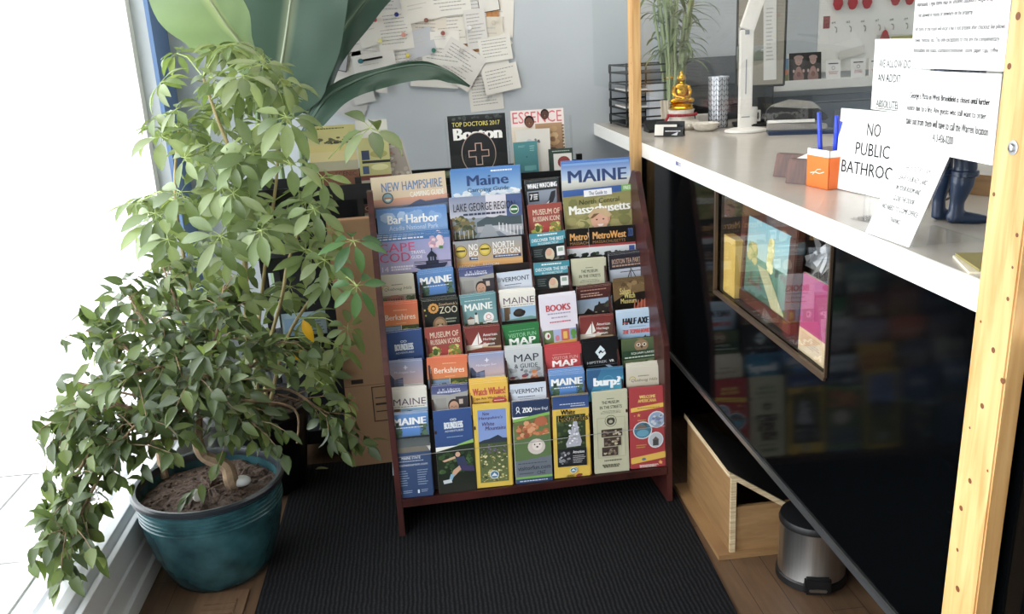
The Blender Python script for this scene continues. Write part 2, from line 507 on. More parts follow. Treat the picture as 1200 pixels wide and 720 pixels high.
a = Art(.07, .02, .0006, 'e9e7ef'); a.rect(.05, .05, .25, .24, '4a4f92'); a.rect(.28, .05, .45, .24, '5a3f6a'); a.text('EB', .5, .05, .68, .24, '4a4a60'); a.rect(.72, .06, .95, .12, '8a8aa8'); a.rect(.76, .15, .92, .24, '8a8aa8')
place(a.mesh('edge_sticker'), 'sticker', (.9055, 3.03, .954), (0, 0, FACE_L), 'small blue and white sticker on the white counter edge', 'sticker')

# things inside the display case
b = MB(); b.box(0, 0, 0, .03, .1, .185); b.box(-.001, .01, .02, 0, .09, .165)
o = b.build('box', mat('yellow_card', 'c9a95a', .6)); o.location = (.938, 2.54, cz0)
tag(o, 'yellow carton at the far end of the glass display case', 'box')
pic = empty('framed_painting', (1.06, 2.26, cz0), 'brown framed landscape painting leaning in the display case', 'picture')
b = MB()
W_, H_ = .40, .30
for (x0, z0, x1, z1) in ((-W_/2, 0, W_/2, .035), (-W_/2, H_-.035, W_/2, H_), (-W_/2, .035, -W_/2+.045, H_-.035), (W_/2-.045, .035, W_/2, H_-.035)): b.box(x0, -.012, z0, x1, .012, z1)
f = b.build('frame', wood('frame_wood', '3a1f16', '5a3324', (2, 2, 2), .4), pic, bevel=.003)
a = Art(.31, .23, .004); a.full('7fb2bd', 'a4bcb4', .36); a.rect(0, .36, 1, .742, '5c8a72', '3a5a4a')
a.blobs(.02, .22, .3, .45, 24, .03, .07, ['9a9a50', '7f8a48', 'b8a860']); a.blobs(.5, .1, .68, .45, 34, .025, .06, ['d8d08a', 'c9bd70', 'e4dca0'])
a.poly([(.3, .42), (.55, .42), (1, .742), (.7, .742)], 'a9a77c'); a.blobs(.7, .35, .98, .45, 12, .02, .04, ['4a5a50', '6a6a60']); a.rect(.1, .6, .45, .64, '55463a'); a.rect(.15, .52, .18, .65, '6a584a'); a.rect(.36, .52, .39, .65, '6a584a')
o = link('canvas', a.mesh('canvas'), pic); o.location = (0, -.004, .035)
pic.rotation_euler = Euler((0, 0, FACE_L)); pic.rotation_euler.y = 0
pic.rotation_mode = 'XYZ'; pic.matrix_world = Matrix.Translation((.965, 2.365, cz0)) @ Matrix.Rotation(FACE_L, 4, 'Z') @ Matrix.Rotation(-.05, 4, 'X')
a = Art(.155, .205, .006, 'c2aa80'); a.full('c2aa80'); a.rect(0, 0, 1, .92, '97175c'); a.lines(.1, .98, .8, 1.2, 6, '8a6a50', .35)
o = place(a.mesh('pink_folder'), 'folder', (.985, 2.035, cz0), (-.05, 0, FACE_L), 'bright pink folder with tan lower part at the near end of the display case', 'folder')
o.matrix_world = Matrix.Translation((.938, 1.985, cz0)) @ Matrix.Rotation(FACE_L, 4, 'Z') @ Matrix.Rotation(-.03, 4, 'X')
b = MB(); rr = random.Random(3)
for i in range(16):
    c0 = Vector((1.01+rr.uniform(-.03, .03), 2.07+rr.uniform(-.045, .045), .845+rr.uniform(-.04, .05)))
    b.add([c0+Vector((rr.uniform(-.03, .03), rr.uniform(-.05, .05), rr.uniform(-.05, .05))) for _ in range(4)], [(0, 1, 2), (0, 2, 3)])
b.tube([(1.02, 2.07, cz0), (1.01, 2.07, .84)], .004, 6)
o = b.build('silver_crumple', mat('crumpled_silver', '8f9090', .4, .7), origin=(1.02, 2.07, cz0)); tag(o, 'crumpled silver shape behind the pink folder in the display case', 'ornament')  # random silver-grey scraps on a thin stem

# ------------------------------------------------------------ posts and plexiglass
def post(y0, y1, label, bolt=None, knots=()):
    p = empty('wooden_post', (.889, (y0+y1)/2, FL), label, 'post')
    b = MB(); b.box(.872, y0, FL, .9055, y1, 2.84); rpart(b, 'stud', M['pine'], p, bevel=.003)
    if knots:
        for (y, z, r) in knots:
            b = MB(); b.lathe([(0, 0), (r*.6, .0002), (r, 0)], (0, 0, 0), 10, M=Matrix.Translation((.8718, y, z)) @ Matrix.Rotation(-PI/2, 4, 'Y'))
            rpart(b, 'knot', M['knot'], p)
    if bolt:
        y, z = bolt; Q = Matrix.Translation((.872, y, z)) @ Matrix.Rotation(-PI/2, 4, 'Y')
        b = MB(); b.lathe([(.011, 0), (.011, .0015), (.006, .0018)], M=Q, n=24); b.lathe([(.006, .0018), (.006, .006), (.003, .007), (.003, .005)], M=Q, n=6)
        rpart(b, 'bolt', M['silver'], p, smooth=True)
    return p
rk = random.Random(5)
kn = [(1.19+rk.random()*.075, z, rk.choice([.0036, .005, .006, .0025])) for z in [.45, .52, .60, .66, .70, .75, .80, .86, .90, .935, .99, 1.04, 1.09, 1.14, 1.27, 1.33, 1.4]]
rp = post(1.187, 1.276, 'knotty pine post with a steel bolt at the right, before the paper signs', (1.231, 1.215), kn)
rp.rotation_euler.x = .016; rp.location.y += .015
post(3.54, 3.62, 'pine post at the far end of the counter behind the brochure rack', None, [(3.57, z, .003) for z in (1.1, 1.22, 1.3, 1.36)])
b = MB(); b.box(.908, .3, 1.176, .912, WY-.01, 2.55)
o = b.build('plexiglass_shield', M['plexi'], origin=(.91, 2.4, 1.176)); tag(o, 'clear plexiglass shield above the counter between the pine posts', 'shield')

units_end()

# ------------------------------------------------------------ floor mat, register
def onfloor(x, y):
    d = RM @ Vector((x-600, y-360, FPX)); return CAM + d*(-CAM.z/d.z)
b = MB()
pts = [(-.53, .9), (.66, .9), (.745, 2.9), (-.515, 2.9)]
b.prism(pts, 2, 0, .008)
o = b.build('floor_mat', M['mat']); tag(o, 'black ribbed floor mat under the brochure rack', 'mat')
b = MB(); b.box(-.69, 1.9, 0, -.555, 2.165, .006); 
for i in range(9): b.box(-.665, 1.915+i*.024, .006, -.58, 1.93+i*.024, .010)
o = b.build('floor_register', wood('register_wood', '5f4936', '715843', (8, 1, 1), .5)); tag(o, 'wooden floor register in front of the teal pot', 'vent')

# ------------------------------------------------------------ brochure rack
RX, RY, RT, RWD = -.147, 2.352, .051, .85
TA = math.atan(.1)
def RB(k): return .046+.0445*k
def RC(k): return .385+.08*k
RMAT = Matrix.Translation((RX, RY, 0)) @ Matrix.Rotation(RT, 4, 'Z')
rack = empty('brochure_rack', (RX, RY, 0), 'dark red wooden brochure rack with nine stepped tiers on the black mat', 'rack', rz=RT)
prof = [(0, 0), (.031, .511), (.305, .996), (.345, .996), (.46, .86), (.46, 0), (.41, 0), (.36, .06), (.08, .06), (.04, 0)]
prof = [(0, 0), (.031, .511), (.305, .996), (.345, .996), (.46, .86), (.46, 0)]
for x0 in (0, RWD-.018):
    b = MB(); b.prism(prof, 0, x0, x0+.018); b.build('side_panel', M['rackwood'], rack, bevel=.002)
b = MB(); b.box(.018, .004, .1, RWD-.018, .43, .118); b.box(.018, .002, .1, RWD-.018, .012, .124); b.build('bottom_shelf', M['rackwood'], rack, bevel=.0015)
RT_OFF = .030
for k in range(9):
    c1 = RC(k)-.045; c0 = RC(k)-.262; b0 = RB(k)-.0262
    b = MB()
    b.prism([(b0+RT_OFF, c0), (RB(k)-.0045+RT_OFF, c1), (RB(k)-.0045+RT_OFF+.004, c1), (b0+RT_OFF+.004, c0)], 0, .018, RWD-.018)
    if k: b.prism([(b0-.003, c0-.004), (b0-.003, c0), (b0+RT_OFF+.004, c0), (b0+RT_OFF+.004, c0-.004)], 0, .018, RWD-.018)
    b.build('tier_board', M['rackdark'], rack)
PITCH = .1163
for i in range(1, 7):
    pairs = i in (1, 3, 6)
    top = 5 if pairs else 8
    x = .018+PITCH*i
    b = MB()
    p = [(.05, .12), (RB(0)-.008, RC(0)-.07), (RB(top)-.012, RC(top)-.07), (RB(top)+.02, RC(top)-.07), (RB(top)+.01, .4), (.30, .12)]
    b.prism(p, 0, x-.0025, x+.0025); b.build('divider', M['rackwood'], rack)
b = MB(); b.box(.018, .435, .1, RWD-.018, .447, .90); b.build('back_panel', M['rackdark'], rack)
b = MB()
b.tube([(.018, .022, .255), (.2, .021, .256), (.45, .021, .254), (.65, .021, .256), (RWD-.018, .022, .255)], .0009, 6)
b.build('retaining_cord', M['wire'], rack)

# covers: each returns the printed sheet of one kind
NW, NH_ = .107, .258
def sky(a, c1, c2, y0, y1): return a.rect(0, y0, 1, y1, c1, c2)
def mountains(a, y, c, seed, amp=.08, y1=None):
    r = random.Random(seed); pts = [(0, y1 or y+.3)]
    for i in range(9): pts.append((i/8, y-amp*r.random()))
    pts.append((1, y1 or y+.3)); return a.poly(pts, c)
def head(a, x, y, s, skin, hair, shirt=None):
    if shirt: a.ell(x, y+s*1.9, s*1.7, s*1.1, shirt)
    a.ell(x, y-.1*s, s*.95, s*1.1, hair); a.ell(x, y+.12*s, s*.8, s*.95, skin)
    for q in (-.3, .3): a.ell(x+q*s, y+.05*s, s*.1, s*.07, '2a1c18', 8)
    a.rect(x-.28*s, y+.58*s, x+.28*s, y+.68*s, '8a3a34'); a.rect(x-.06*s, y+.12*s, x+.06*s, y+.36*s, 'b5805f'); return a
def k_nh():
    a = Art(.232, .30); a.full('d9c6a6', 'e5bd98'); a.rect(0, .3, 1, .5, 'd99a78', '8a7a86'); a.rect(0, .4, 1, 1.29, '6d7688', '3c4a5a')
    a.text('NEW HAMPSHIRE', .13, .085, .95, .205, '5b7fae', .02); a.text('CAMPING GUIDE', .5, .235, .96, .305, 'f4efe6', .015)
    a.ell(.2, .29, .075, .075, '4a5f66'); a.ell(.2, .29, .06, .06, '7fa6b4'); a.ell(.2, .31, .035, .025, 'e8e4d8'); a.rect(.15, .28, .25, .3, 'b07a4a')
    a.poly([(0, .52), (.3, .43), (.45, .42), (.55, .37), (.63, .345), (.7, .375), (.8, .37), (.9, .36), (1, .365), (1, .55), (0, .55)], '4b5878'); a.poly([(0, .5), (.4, .45), (1, .42), (1, .7), (0, .7)], '6f7c92'); return a
def k_mcg():
    a = Art(.222, .30); a.full('2f78c0', '8fb8de', .42); a.blobs(0, .28, 1, .5, 40, .03, .09, ['dfe9f2', 'f4f6f8', 'c9dcec'], 4, .6); a.rect(0, .45, 1, 1.35, '7f96a8', '3a5a4a')
    a.text('Maine', .23, .09, .83, .235, '1c3f78', .03); a.text('Camping Guide', .23, .262, .83, .34, '23406a', .012); a.lines(.58, .03, .9, .06, 1, 'e9eef4', .7)
    return a
def k_whale():
    a = Art(.110, NH_); a.full('2d3436'); a.rect(.02, .02, .98, .22, '30383c'); a.text('WHALE WATCHING', .06, .08, .94, .22, 'f2f2f2', .03)
    a.rect(.04, .29, .96, 1.6, '8f98a8', '5a6478'); a.poly([(.75, .36), (.88, .33), (.86, .5), (.78, .66), (.5, .75), (.66, .58)], '2c3038'); a.rect(.08, .33, .38, .6, '1f2326'); a.text('7', .11, .38, .2, .54, 'f0f0f0', .03); a.lines(.22, .38, .36, .56, 3, 'e8e8e8', .7); a.poly([(.04, .8), (.55, .72), (.96, .74), (.96, 1.2), (.04, 1.2)], '6d7688'); a.poly([(.45, .78), (.68, .6), (.6, .8)], 'e8eaf0'); return a
def k_mainew():
    a = Art(.228, .30); a.full('2468bc', 'b9ccdf', .25); a.rect(0, .25, 1, .5, 'd7d9d2', 'a9a494'); a.rect(0, .5, 1, 1.3, '8f8a78', '55604e'); a.text('MAINE', .09, .12, .945, .29, '243f73', .03); a.rect(.02, .02, .98, .05, '6f9fd6'); return a
def k_bar():
    a = Art(.216, .29); a.full('4f88cc', '8fb6e2', .5); a.blobs(0, 0, 1, .2, 12, .04, .1, ['7fa9dc', 'a9c6e8'], 3); a.rect(0, .5, 1, 1.3, '6f9ad0', '41689c')
    a.text('Bar Harbor', .145, .085, .88, .21, 'fbfbfb', .03); a.text('Acadia National Park', .16, .235, .865, .305, 'cfe0f2', .0); a.lines(.16, .335, .85, .37, 1, 'e08a84', .7); return a
def k_lake():
    a = Art(.229, .30); a.full('7f8aa8', 'c9cad6', .35); a.rect(.5, 0, .78, .4, 'd8d4de'); a.rect(.78, 0, 1, .3, '43588c'); a.rect(0, .3, 1, 1.3, '8a94a0', '3f484c')
    a.blobs(0, .24, .36, .62, 60, .02, .06, ['5a6048', '7a6f48', '4a543c', '9a8a52'], 8); a.poly([(.36, .36), (.5, .29), (.6, .31), (.68, .28), (.8, .3), (.98, .3), (.98, .42), (.36, .42)], '4a5a60'); a.rect(.36, .42, 1, .5, 'a9aab0'); a.poly([(.47, .4), (.56, .4), (.72, .7), (.3, .7)], '9aa0a8'); a.poly([(.56, .42), (.62, .42), (1, .6), (1, .75)], 'b9bcc4')
    for i in range(7): a.rect(.66+i*.05, .38+i*.012, .672+i*.05, .48+i*.022, 'e8e8ea')
    for i in range(5): a.rect(.05+i*.06, .46, .058+i*.06, .6, 'dcdcdc')
    a.text('LAKE GEORGE REGION', .05, .09, .9, .2, '1d2026', .0); a.lines(.18, .23, .78, .27, 1, '3a4260', .7); a.ell(.885, .215, .065, .065, 'dfe6d8'); a.ell(.885, .215, .056, .056, '2d6a3c'); a.rect(.84, .2, .93, .225, 'dfe6d8'); return a
def k_icon():
    a = Art(.110, NH_, paper='ddd4cc'); a.full('9c3a2c', 'a8432f'); a.text('MUSEUM OF', .14, .15, .93, .31, 'ead8c0', .01); a.text('RUSSIAN ICONS', .14, .36, .95, .5, 'ead8c0', .01)
    a.blobs(.02, .5, .98, .95, 40, .05, .1, ['b9c04a', 'd7cf6a', '7f8a30', 'e4d98a'], 2); a.ell(.5, .72, .1, .14, 'b0281e'); a.ell(.25, .7, .07, .1, '4f6a2a'); a.blobs(.6, .6, .9, .85, 8, .03, .05, ['c9a030', 'd8601e'], 5); a.rect(0, .95, 1, 2.4, '8a3226', '6a241c'); return a
def k_mass():
    a = Art(.229, .30); a.full('8f8a50', 'a99f62'); a.blobs(0, .1, 1, .75, 40, .05, .14, ['7d7d45', 'a39a5c', '8d8a4c', 'b3a868'], 6); a.rect(0, 0, 1, .09, '1f55a0'); a.rect(.3, .025, .7, .115, 'f2f2f2'); a.text('The Guide to', .37, .045, .63, .1, '23406a', .01)
    a.rect(.84, 0, 1, .09, '77b04a'); a.text('FREE', .87, .02, .98, .07, 'f4f8ee', .02); a.text('North Central', .22, .15, .8, .22, '3c4a28', .012, .1); a.text('Massachusetts', .07, .225, .95, .345, 'f6f4ec', .04)
    a.ell(.5, .66, .22, .14, '5a6a74'); a.ell(.5, .45, .13, .14, 'd8a184'); a.poly([(.33, .38), (.42, .29), (.6, .3), (.68, .4), (.62, .44), (.5, .36), (.36, .42)], 'c9ab7c'); a.poly([(.36, .42), (.42, .36), (.5, .36), (.4, .42)], '7a5230')
    for q in (.455, .55): a.ell(q, .445, .014, .01, '2e201a', 8)
    a.poly([(.46, .51), (.55, .51), (.53, .54), (.48, .54)], 'f2e8e0'); a.ell(.63, .45, .02, .035, 'c98f72'); return a
def k_cape():
    a = Art(.230, .30); a.full('8f98cc', 'c2b4d6', .6); a.rect(0, 0, 1, .055, '2f6fae'); a.lines(.03, .018, .68, .04, 1, 'eef2f8', .8); a.text('CAPE', .04, .085, .53, .2, 'd2286a', .012); a.text('COD', .05, .215, .46, .335, 'd2286a', .012); a.text('TRAVEL', .47, .2, .67, .245, 'f4f0fa', .02); a.text('GUIDE', .47, .265, .62, .31, 'f4f0fa', .02)
    a.text('14', .07, .39, .16, .46, 'eee8f6', .02); a.lines(.19, .39, .5, .46, 2, 'eee8f6', .7); a.blobs(.7, .0, .93, .2, 40, .025, .05, ['e0a8b8', 'c98aa4', 'edd0d4', 'b9a0b8'], 2); a.rect(.85, .16, .9, .2, '5a8a4a')
    a.poly([(.68, .28), (.745, .215), (.81, .28), (.81, .31), (.68, .31)], '20263e'); a.rect(.695, .3, .795, .36, '8a8fb0'); a.rect(.69, .3, .72, .37, '20263e'); a.rect(.77, .3, .8, .37, '20263e'); a.rect(.74, .3, .755, .37, '20263e'); a.rect(.66, .35, .83, .42, '20263e'); a.poly([(.5, .42), (.95, .4), (.9, .46), (.6, .47)], '2a3050'); a.rect(.5, .37, 1, .378, '2a3050'); a.rect(.74, .18, .75, .23, '20263e'); a.rect(0, .6, 1, 1.3, '7a86b0'); return a
def k_nb():
    a = Art(.140, .29); a.full('9aa0a6', 'c9a470', .5); a.ell(.16, .24, .14, .14, '6a5a2a'); a.ell(.16, .24, .125, .125, 'd2b62c'); a.ell(.16, .24, .085, .085, 'e0c848'); a.rect(.06, .2, .26, .24, '5a4a1e'); a.text('NORTH', .34, .08, .82, .22, 'f4f2ee', .02); a.text('BOSTON', .34, .23, .95, .35, 'f4f2ee', .02); a.rect(.34, .37, .97, .44, '30456e'); a.lines(.38, .39, .93, .42, 1, 'd8dce8', .8); a.rect(0, .48, 1, .62, 'e0a850', 'c98a48'); a.rect(0, .62, 1, 2, '8f8260', '4e5644'); a.text('REGION', .1, .54, .45, .6, 'e8e4dc', .0); return a
def k_disc():
    a = Art(.114, NH_); a.full('22282a', '2e3a3a'); a.rect(0, 0, 1, .34, '2f8a9c', '3a9aac'); a.text('DISCOVER THE BEST', .05, .15, .95, .24, 'f2f6f6', .02); a.lines(.22, .04, .8, .1, 1, 'e4f0f0', .7); a.text('IN CONNECTICUT', .22, .27, .8, .33, 'e4f0f0', .01)
    a.ell(.52, .62, .13, .18, 'd9c9a8'); a.ell(.5, .56, .085, .1, 'd8a68a'); a.ell(.42, .95, .24, .22, '1b1c24'); a.blobs(.55, .6, 1, 1.1, 16, .04, .09, ['59634f', '7b7f70', '48503f'], 3); a.rect(.72, .42, .94, .68, 'eef0ee'); a.rect(.76, .46, .9, .56, '9ab0a0'); a.lines(.08, .45, .34, .68, 4, '6a7474', .5); a.rect(0, 1.0, 1, 2.3, '3a444a', '222a2e'); return a
def k_mw():
    a = Art(.152, .29); a.full('15120f'); a.text('MetroWest', .08, .1, .8, .25, 'e0a044', .025); a.text('MASSACHUSETTS', .08, .28, .78, .34, 'a87a3c', .0); a.text('2020', .84, .06, .95, .24, '3a5a9a', .01); a.rect(0, .36, 1, .41, 'a02c2e'); a.rect(0, .41, 1, .72, 'd8dadc', 'b9c0c8'); a.blobs(0, .5, 1, .75, 40, .03, .08, ['2c3a2c', '3c4a34', '24302a'], 5); a.rect(0, .73, 1, 1.9, '7a858c', '4a5a5a'); a.rect(.62, .7, .72, .78, 'eeeeee'); a.rect(.85, .43, .97, .55, '2d4a94'); return a
def k_quab():
    a = Art(NW, NH_, paper='e2dccc'); a.full('d9d3c0', 'd2c9b0', .56); a.ring(.18, .35, .1, .09, .025, 'c9b04a'); a.rect(.06, .37, .3, .46, 'd5cdb8'); a.text('Quaboag Hills', .14, .34, .92, .45, '6a6a48', .0, .25); a.lines(.35, .25, .68, .29, 1, '8a8a70', .7); a.rect(0, .56, 1, .86, '9f8f80'); a.rect(.12, .6, .66, .78, '9a5f4e'); a.rect(.3, .56, .52, .66, 'a76a56'); a.blobs(0, .58, .2, .78, 12, .03, .06, ['55603c', '6a6f48']); a.blobs(.7, .56, 1, .78, 16, .04, .08, ['4c5a38', '5f6a42'], 4); a.rect(0, .76, 1, .84, '5a5a38', '7a7a4a')
    for i in range(7): a.rect(.16+i*.07, .66, .185+i*.07, .72, '5c3a34')
    a.rect(0, .84, 1, 2.4, 'c9b84a', '8a8a50'); return a
def k_mpark():
    a = Art(NW, NH_); a.full('3a6aa0', '4a74a0', .7); a.rect(0, 0, 1, .36, '4f8acb', '3a72b0'); a.blobs(0, .2, .3, .95, 24, .05, .1, ['3c5a48', '4a6a50', '2f4a3c'], 1); a.blobs(.72, .25, 1, .95, 24, .05, .1, ['3c5a48', '557258', '2f4a3c'], 2); a.rect(.28, .4, .76, .62, '3f86d8', '3a74b8'); a.text('MAINE', .04, .11, .95, .31, 'f6f8fa', .05); a.lines(.12, .37, .88, .41, 1, 'd8e4f0', .7)
    a.rect(0, .64, 1, .7, '2a3038'); a.rect(0, .72, 1, .75, '3a4048'); a.rect(0, .7, 1, .95, '50585a', '626a6a'); a.poly([(.1, .95), (.9, .95), (1, 1.12), (0, 1.12)], '7a7468'); a.rect(0, 1.1, 1, 2.42, '2e4a76', '25416e')
    a.text('MAINE STATE', .2, 1.22, .72, 1.3, 'e4eaf2', .02); a.lines(.12, 1.34, .82, 1.38, 1, 'b9c8dc', .6); a.text('mainetourism.com', .1, 1.42, .9, 1.49, 'd8e0ec', .0); a.lines(.1, 1.62, .4, 2.1, 7, '9ab0cc', .3, 2); a.lines(.6, 1.62, .92, 2.1, 7, '9ab0cc', .3, 3); a.rect(.08, 2.2, .13, 2.3, 'd8e0ec'); a.rect(.58, 2.2, .63, 2.3, 'd8e0ec'); a.lines(.18, 2.2, .45, 2.3, 2, '9ab0cc', .4, 4); a.lines(.68, 2.2, .92, 2.3, 2, '9ab0cc', .4, 5); return a
def k_jfk():
    a = Art(NW, NH_); a.full('3f4a80', '5a6490', .3); a.poly([(0, .22), (.5, .27), (1, .2), (1, 1.2), (0, 1.2)], 'a9a8a4'); a.lines(.16, .16, .84, .22, 1, 'c9cde0', .8); a.text('J. K. Library', .2, .08, .8, .17, 'd8daea', .01); a.rect(.66, .34, 1, .75, '3f3c42'); a.rect(.1, .35, .4, .8, '9c9a96'); a.rect(.75, .42, .86, .56, 'c9b8a8'); head(a, .6, .6, .17, 'c99a7c', '3a2a22', '22242c'); a.rect(0, 1.05, 1, 2.4, '6a6a70', '3c3c44'); return a
def k_vt():
    a = Art(.110, NH_); a.full('c9d4e6', 'dfe4ee', .6); a.text('VERMONT', .12, .15, .93, .28, '2a3a4a', .02); a.lines(.2, .36, .7, .39, 1, '4a5a70', .8); a.lines(.25, .43, .65, .45, 1, '7a8a9c', .7); a.blobs(0, .45, .16, .62, 8, .02, .05, ['6a4a4a', '54544a']); a.rect(0, .6, 1, 2.3, 'b9c2d2', '8a98b0'); a.ell(.05, .2, .07, .07, 'a9b4c4'); return a
def k_mus():
    a = Art(.108, NH_, paper='d9d6bf'); a.full('c9c8a9', 'c4c2a4'); a.text('THE MUSEUM', .26, .27, .76, .36, '3a4a3c', .02); a.text('IN THE STREETS', .2, .41, .84, .5, '3a4a3c', .02); a.lines(.4, .2, .62, .23, 1, '6a705c', .7, 1, True); a.lines(.15, .56, .88, .66, 3, '7a806a', .35, 2, True); a.ring(.5, .86, .17, .17, .015, '5a5f4c'); a.ell(.5, .86, .12, .12, '4a4a3e'); a.ell(.5, .88, .06, .05, 'b0ab90')
    a.rect(.1, .75, .91, .77, 'b9b596'); a.rect(.1, 1.92, .91, 1.935, 'b0ac8c'); a.rect(.1, .75, .115, 1.93, 'b0ac8c'); a.rect(.895, .75, .91, 1.93, 'b0ac8c')
    for (x0, y0, x1, y1, s) in ((.22, 1.1, .82, 1.32, 1), (.28, 1.34, .78, 1.6, 2), (.22, 1.62, .68, 1.88, 3)):
        a.rect(x0, y0, x1, y1, '4a3c34'); a.blobs(x0, y0, x1, y1, 14, .03, .06, ['7a6a58', '9a8a70', '3a2e2a', 'c2b69a'], s)
    a.lines(.25, 2.0, .8, 2.06, 1, '6a6a54', .6, 4, True); a.lines(.15, 2.15, .8, 2.25, 2, '6a6a54', .5, 5, True); return a
def k_tea():
    a = Art(.112, NH_); a.full('2a2f38'); a.rect(0, .02, 1, .4, '2b2a34'); a.text('BOSTON TEA PARTY', .08, .13, .97, .27, 'c9a58c', .01); a.lines(.08, .3, .94, .36, 1, 'b08a76', .8); a.rect(0, .42, 1, 1.2, 'b9c0cc', '8a95a6'); a.rect(.6, .42, .62, .95, '2e2a2a'); a.rect(.3, .5, .95, .52, '2e2a2a'); a.poly([(.4, .92), (.61, .44), (.63, .44), (.44, .92)], '3a3434'); a.poly([(.62, .44), (.64, .44), (.86, .92), (.83, .92)], '3a3434'); a.blobs(.1, .7, .9, 1.0, 20, .03, .08, ['4a5058', '6a6a6e', '3c3a3c'], 3); a.rect(0, 1.0, 1, 2.2, '4a4a50'); return a
def k_berk():
    a = Art(NW, NH_, paper='e8dcc8'); a.full('e2601e', 'e07a22', .62); a.text('Berkshires', .07, .3, .92, .46, 'f8ead8', .02); a.lines(.3, .17, .7, .21, 1, 'f2b880', .6, 1, True); a.lines(.3, .55, .72, .58, 1, 'f2b880', .6, 2, True); a.rect(0, .62, 1, 1.0, '4a5a34'); a.rect(.02, .64, .48, .95, '7f9aba'); a.blobs(0, .72, .5, 1.0, 16, .04, .08, ['3a4a3a', '2e3e30', '54604a'], 3); a.blobs(.52, .63, 1, 1.0, 30, .03, .07, ['8a9a3c', 'b0a83c', '5a6a2c', '7a8a34'], 4); a.rect(.49, .62, .51, .98, 'f0ece4'); a.rect(0, 1, 1, 2.4, 'c9852e', '7a6a34'); return a
def k_zoo():
    a = Art(.110, NH_); a.full('1e2420', '17191a'); 
    for i in range(12):
        t = 2*PI*i/12; a.ell(.3+.11*math.cos(t), .22+.11*math.sin(t), .045, .035, 'd8962c', 8)
    a.ell(.3, .22, .07, .07, '5a2a18'); a.ell(.3, .22, .04, .04, 'd8a83c'); a.text('Southwick\'s', .46, .08, .97, .16, 'd9b48c', .0); a.text('ZOO', .46, .19, .96, .38, 'dcd6b8', .01); a.ell(.06, .25, .025, .03, 'd8c848', 8); a.ell(.08, .4, .025, .03, 'b9b448', 8)
    a.ell(.45, .7, .2, .24, '8a6a48'); a.ell(.45, .72, .15, .2, 'b08a60'); a.ell(.45, .78, .08, .1, 'd8c4a4'); a.ell(.39, .68, .02, .02, '221a14', 8); a.ell(.51, .68, .02, .02, '221a14', 8); a.poly([(.42, .74), (.48, .74), (.45, .78)], '3a2a22'); a.lines(.62, .52, .93, .68, 2, '9aa28a', .5); a.rect(0, .95, 1, 2.3, '2a3a2a'); return a
def k_mlh():
    a = Art(.108, NH_); a.full('5d929a', '7fa8a8', .8); a.text('MAINE', .1, .22, .9, .42, 'f2f4ee', .03); a.lines(.12, .12, .88, .15, 1, 'cfdedc', .7); a.rect(.15, .65, .35, .8, 'dcd8cc'); a.poly([(.13, .66), (.25, .58), (.37, .66)], '7a4a44'); a.rect(.36, .54, .46, .82, 'e8e6de'); a.rect(.38, .48, .44, .55, '3a3a3c'); a.blobs(0, .75, 1, 1.1, 36, .04, .09, ['6a6a48', '4f5a3c', '7a7450', '8a8460'], 6); a.ell(.76, .66, .15, .15, 'f4f2ee'); a.ring(.76, .64, .07, .07, .015, 'c23a3a', 20); a.lines(.66, .73, .86, .76, 1, 'a04a4a', .7); a.rect(0, 1.05, 1, 2.3, '4a5a48', '3a4a44'); return a
def k_mbear():
    a = Art(.110, NH_, paper='efeae0'); a.full('ece8de', 'e6e2d8', .4); a.text('MAINE', .1, .16, .97, .34, '5a4458', .0); a.lines(.08, .38, .97, .41, 1, '7a6a74', .6); a.rect(0, .43, 1, .85, '8fb6d8', 'a9c8d8'); a.rect(.1, .43, .24, .86, '6b543c'); a.rect(.24, .43, .28, .62, '8a7050'); a.ell(.52, .62, .17, .11, '2a2622'); a.ell(.52, .57, .13, .08, '3c342c'); a.ell(.64, .6, .06, .06, '241f1c'); a.poly([(0, .85), (.25, .78), (.6, .74), (.85, .72), (1, .76), (1, 1), (0, 1)], '6f9c94'); a.poly([(0, .92), (.5, .84), (1, .86), (1, 1.1), (0, 1.1)], '4a7a6a'); a.rect(0, 1, 1, 2.4, 'd2d8d4', 'a9c0c8'); return a
def k_books():
    a = Art(.114, .297, paper='efece8'); a.full('e4deea', 'e8e2ec'); a.text('BOOKS', .15, .24, .83, .42, 'bf2436', .04); a.lines(.17, .47, .83, .52, 1, 'a89ab4', .7, 1, True); a.lines(.17, .58, .83, .63, 1, 'a89ab4', .7, 2, True); a.lines(.2, .7, .83, .75, 1, 'c84a64', .7, 3, True)
    a.rect(.02, .93, .3, 1.3, '6f8a4c'); a.rect(.3, .93, .52, 1.25, 'a9b4dc'); a.rect(.52, .93, .74, 1.25, 'c9504a'); a.rect(.74, .93, .99, 1.25, '8a9ac8'); a.ell(.14, 1.08, .08, .1, 'f0f0e8'); a.ell(.16, 1.08, .03, .05, 'a02a2a'); a.ell(.4, 1.16, .06, .08, 'd87a8a'); a.rect(.57, 1.0, .68, 1.2, 'e8b83c'); a.ell(.85, 1.06, .08, .1, '5d9a3c'); a.ell(.85, 1.18, .05, .06, '5d9a3c'); a.poly([(.02, 1.3), (.99, 1.22), (.99, 1.34), (.02, 1.44)], 'e8a834'); a.rect(.02, 1.42, .99, 1.62, '344a8c'); a.rect(.02, 1.6, .99, 1.76, '7d7670')
    for x in (.2, .53, .86): a.rect(x-.075, 1.62, x+.075, 1.74, 'd8d6d4'); a.poly([(x-.085, 1.62), (x, 1.54), (x+.085, 1.62)], '5a5a66'); a.rect(x-.04, 1.66, x-.01, 1.73, '8a8a94'); a.rect(x+.015, 1.66, x+.045, 1.73, '8a8a94')
    a.rect(.02, 1.76, .99, 2.3, '2c3f78'); return a
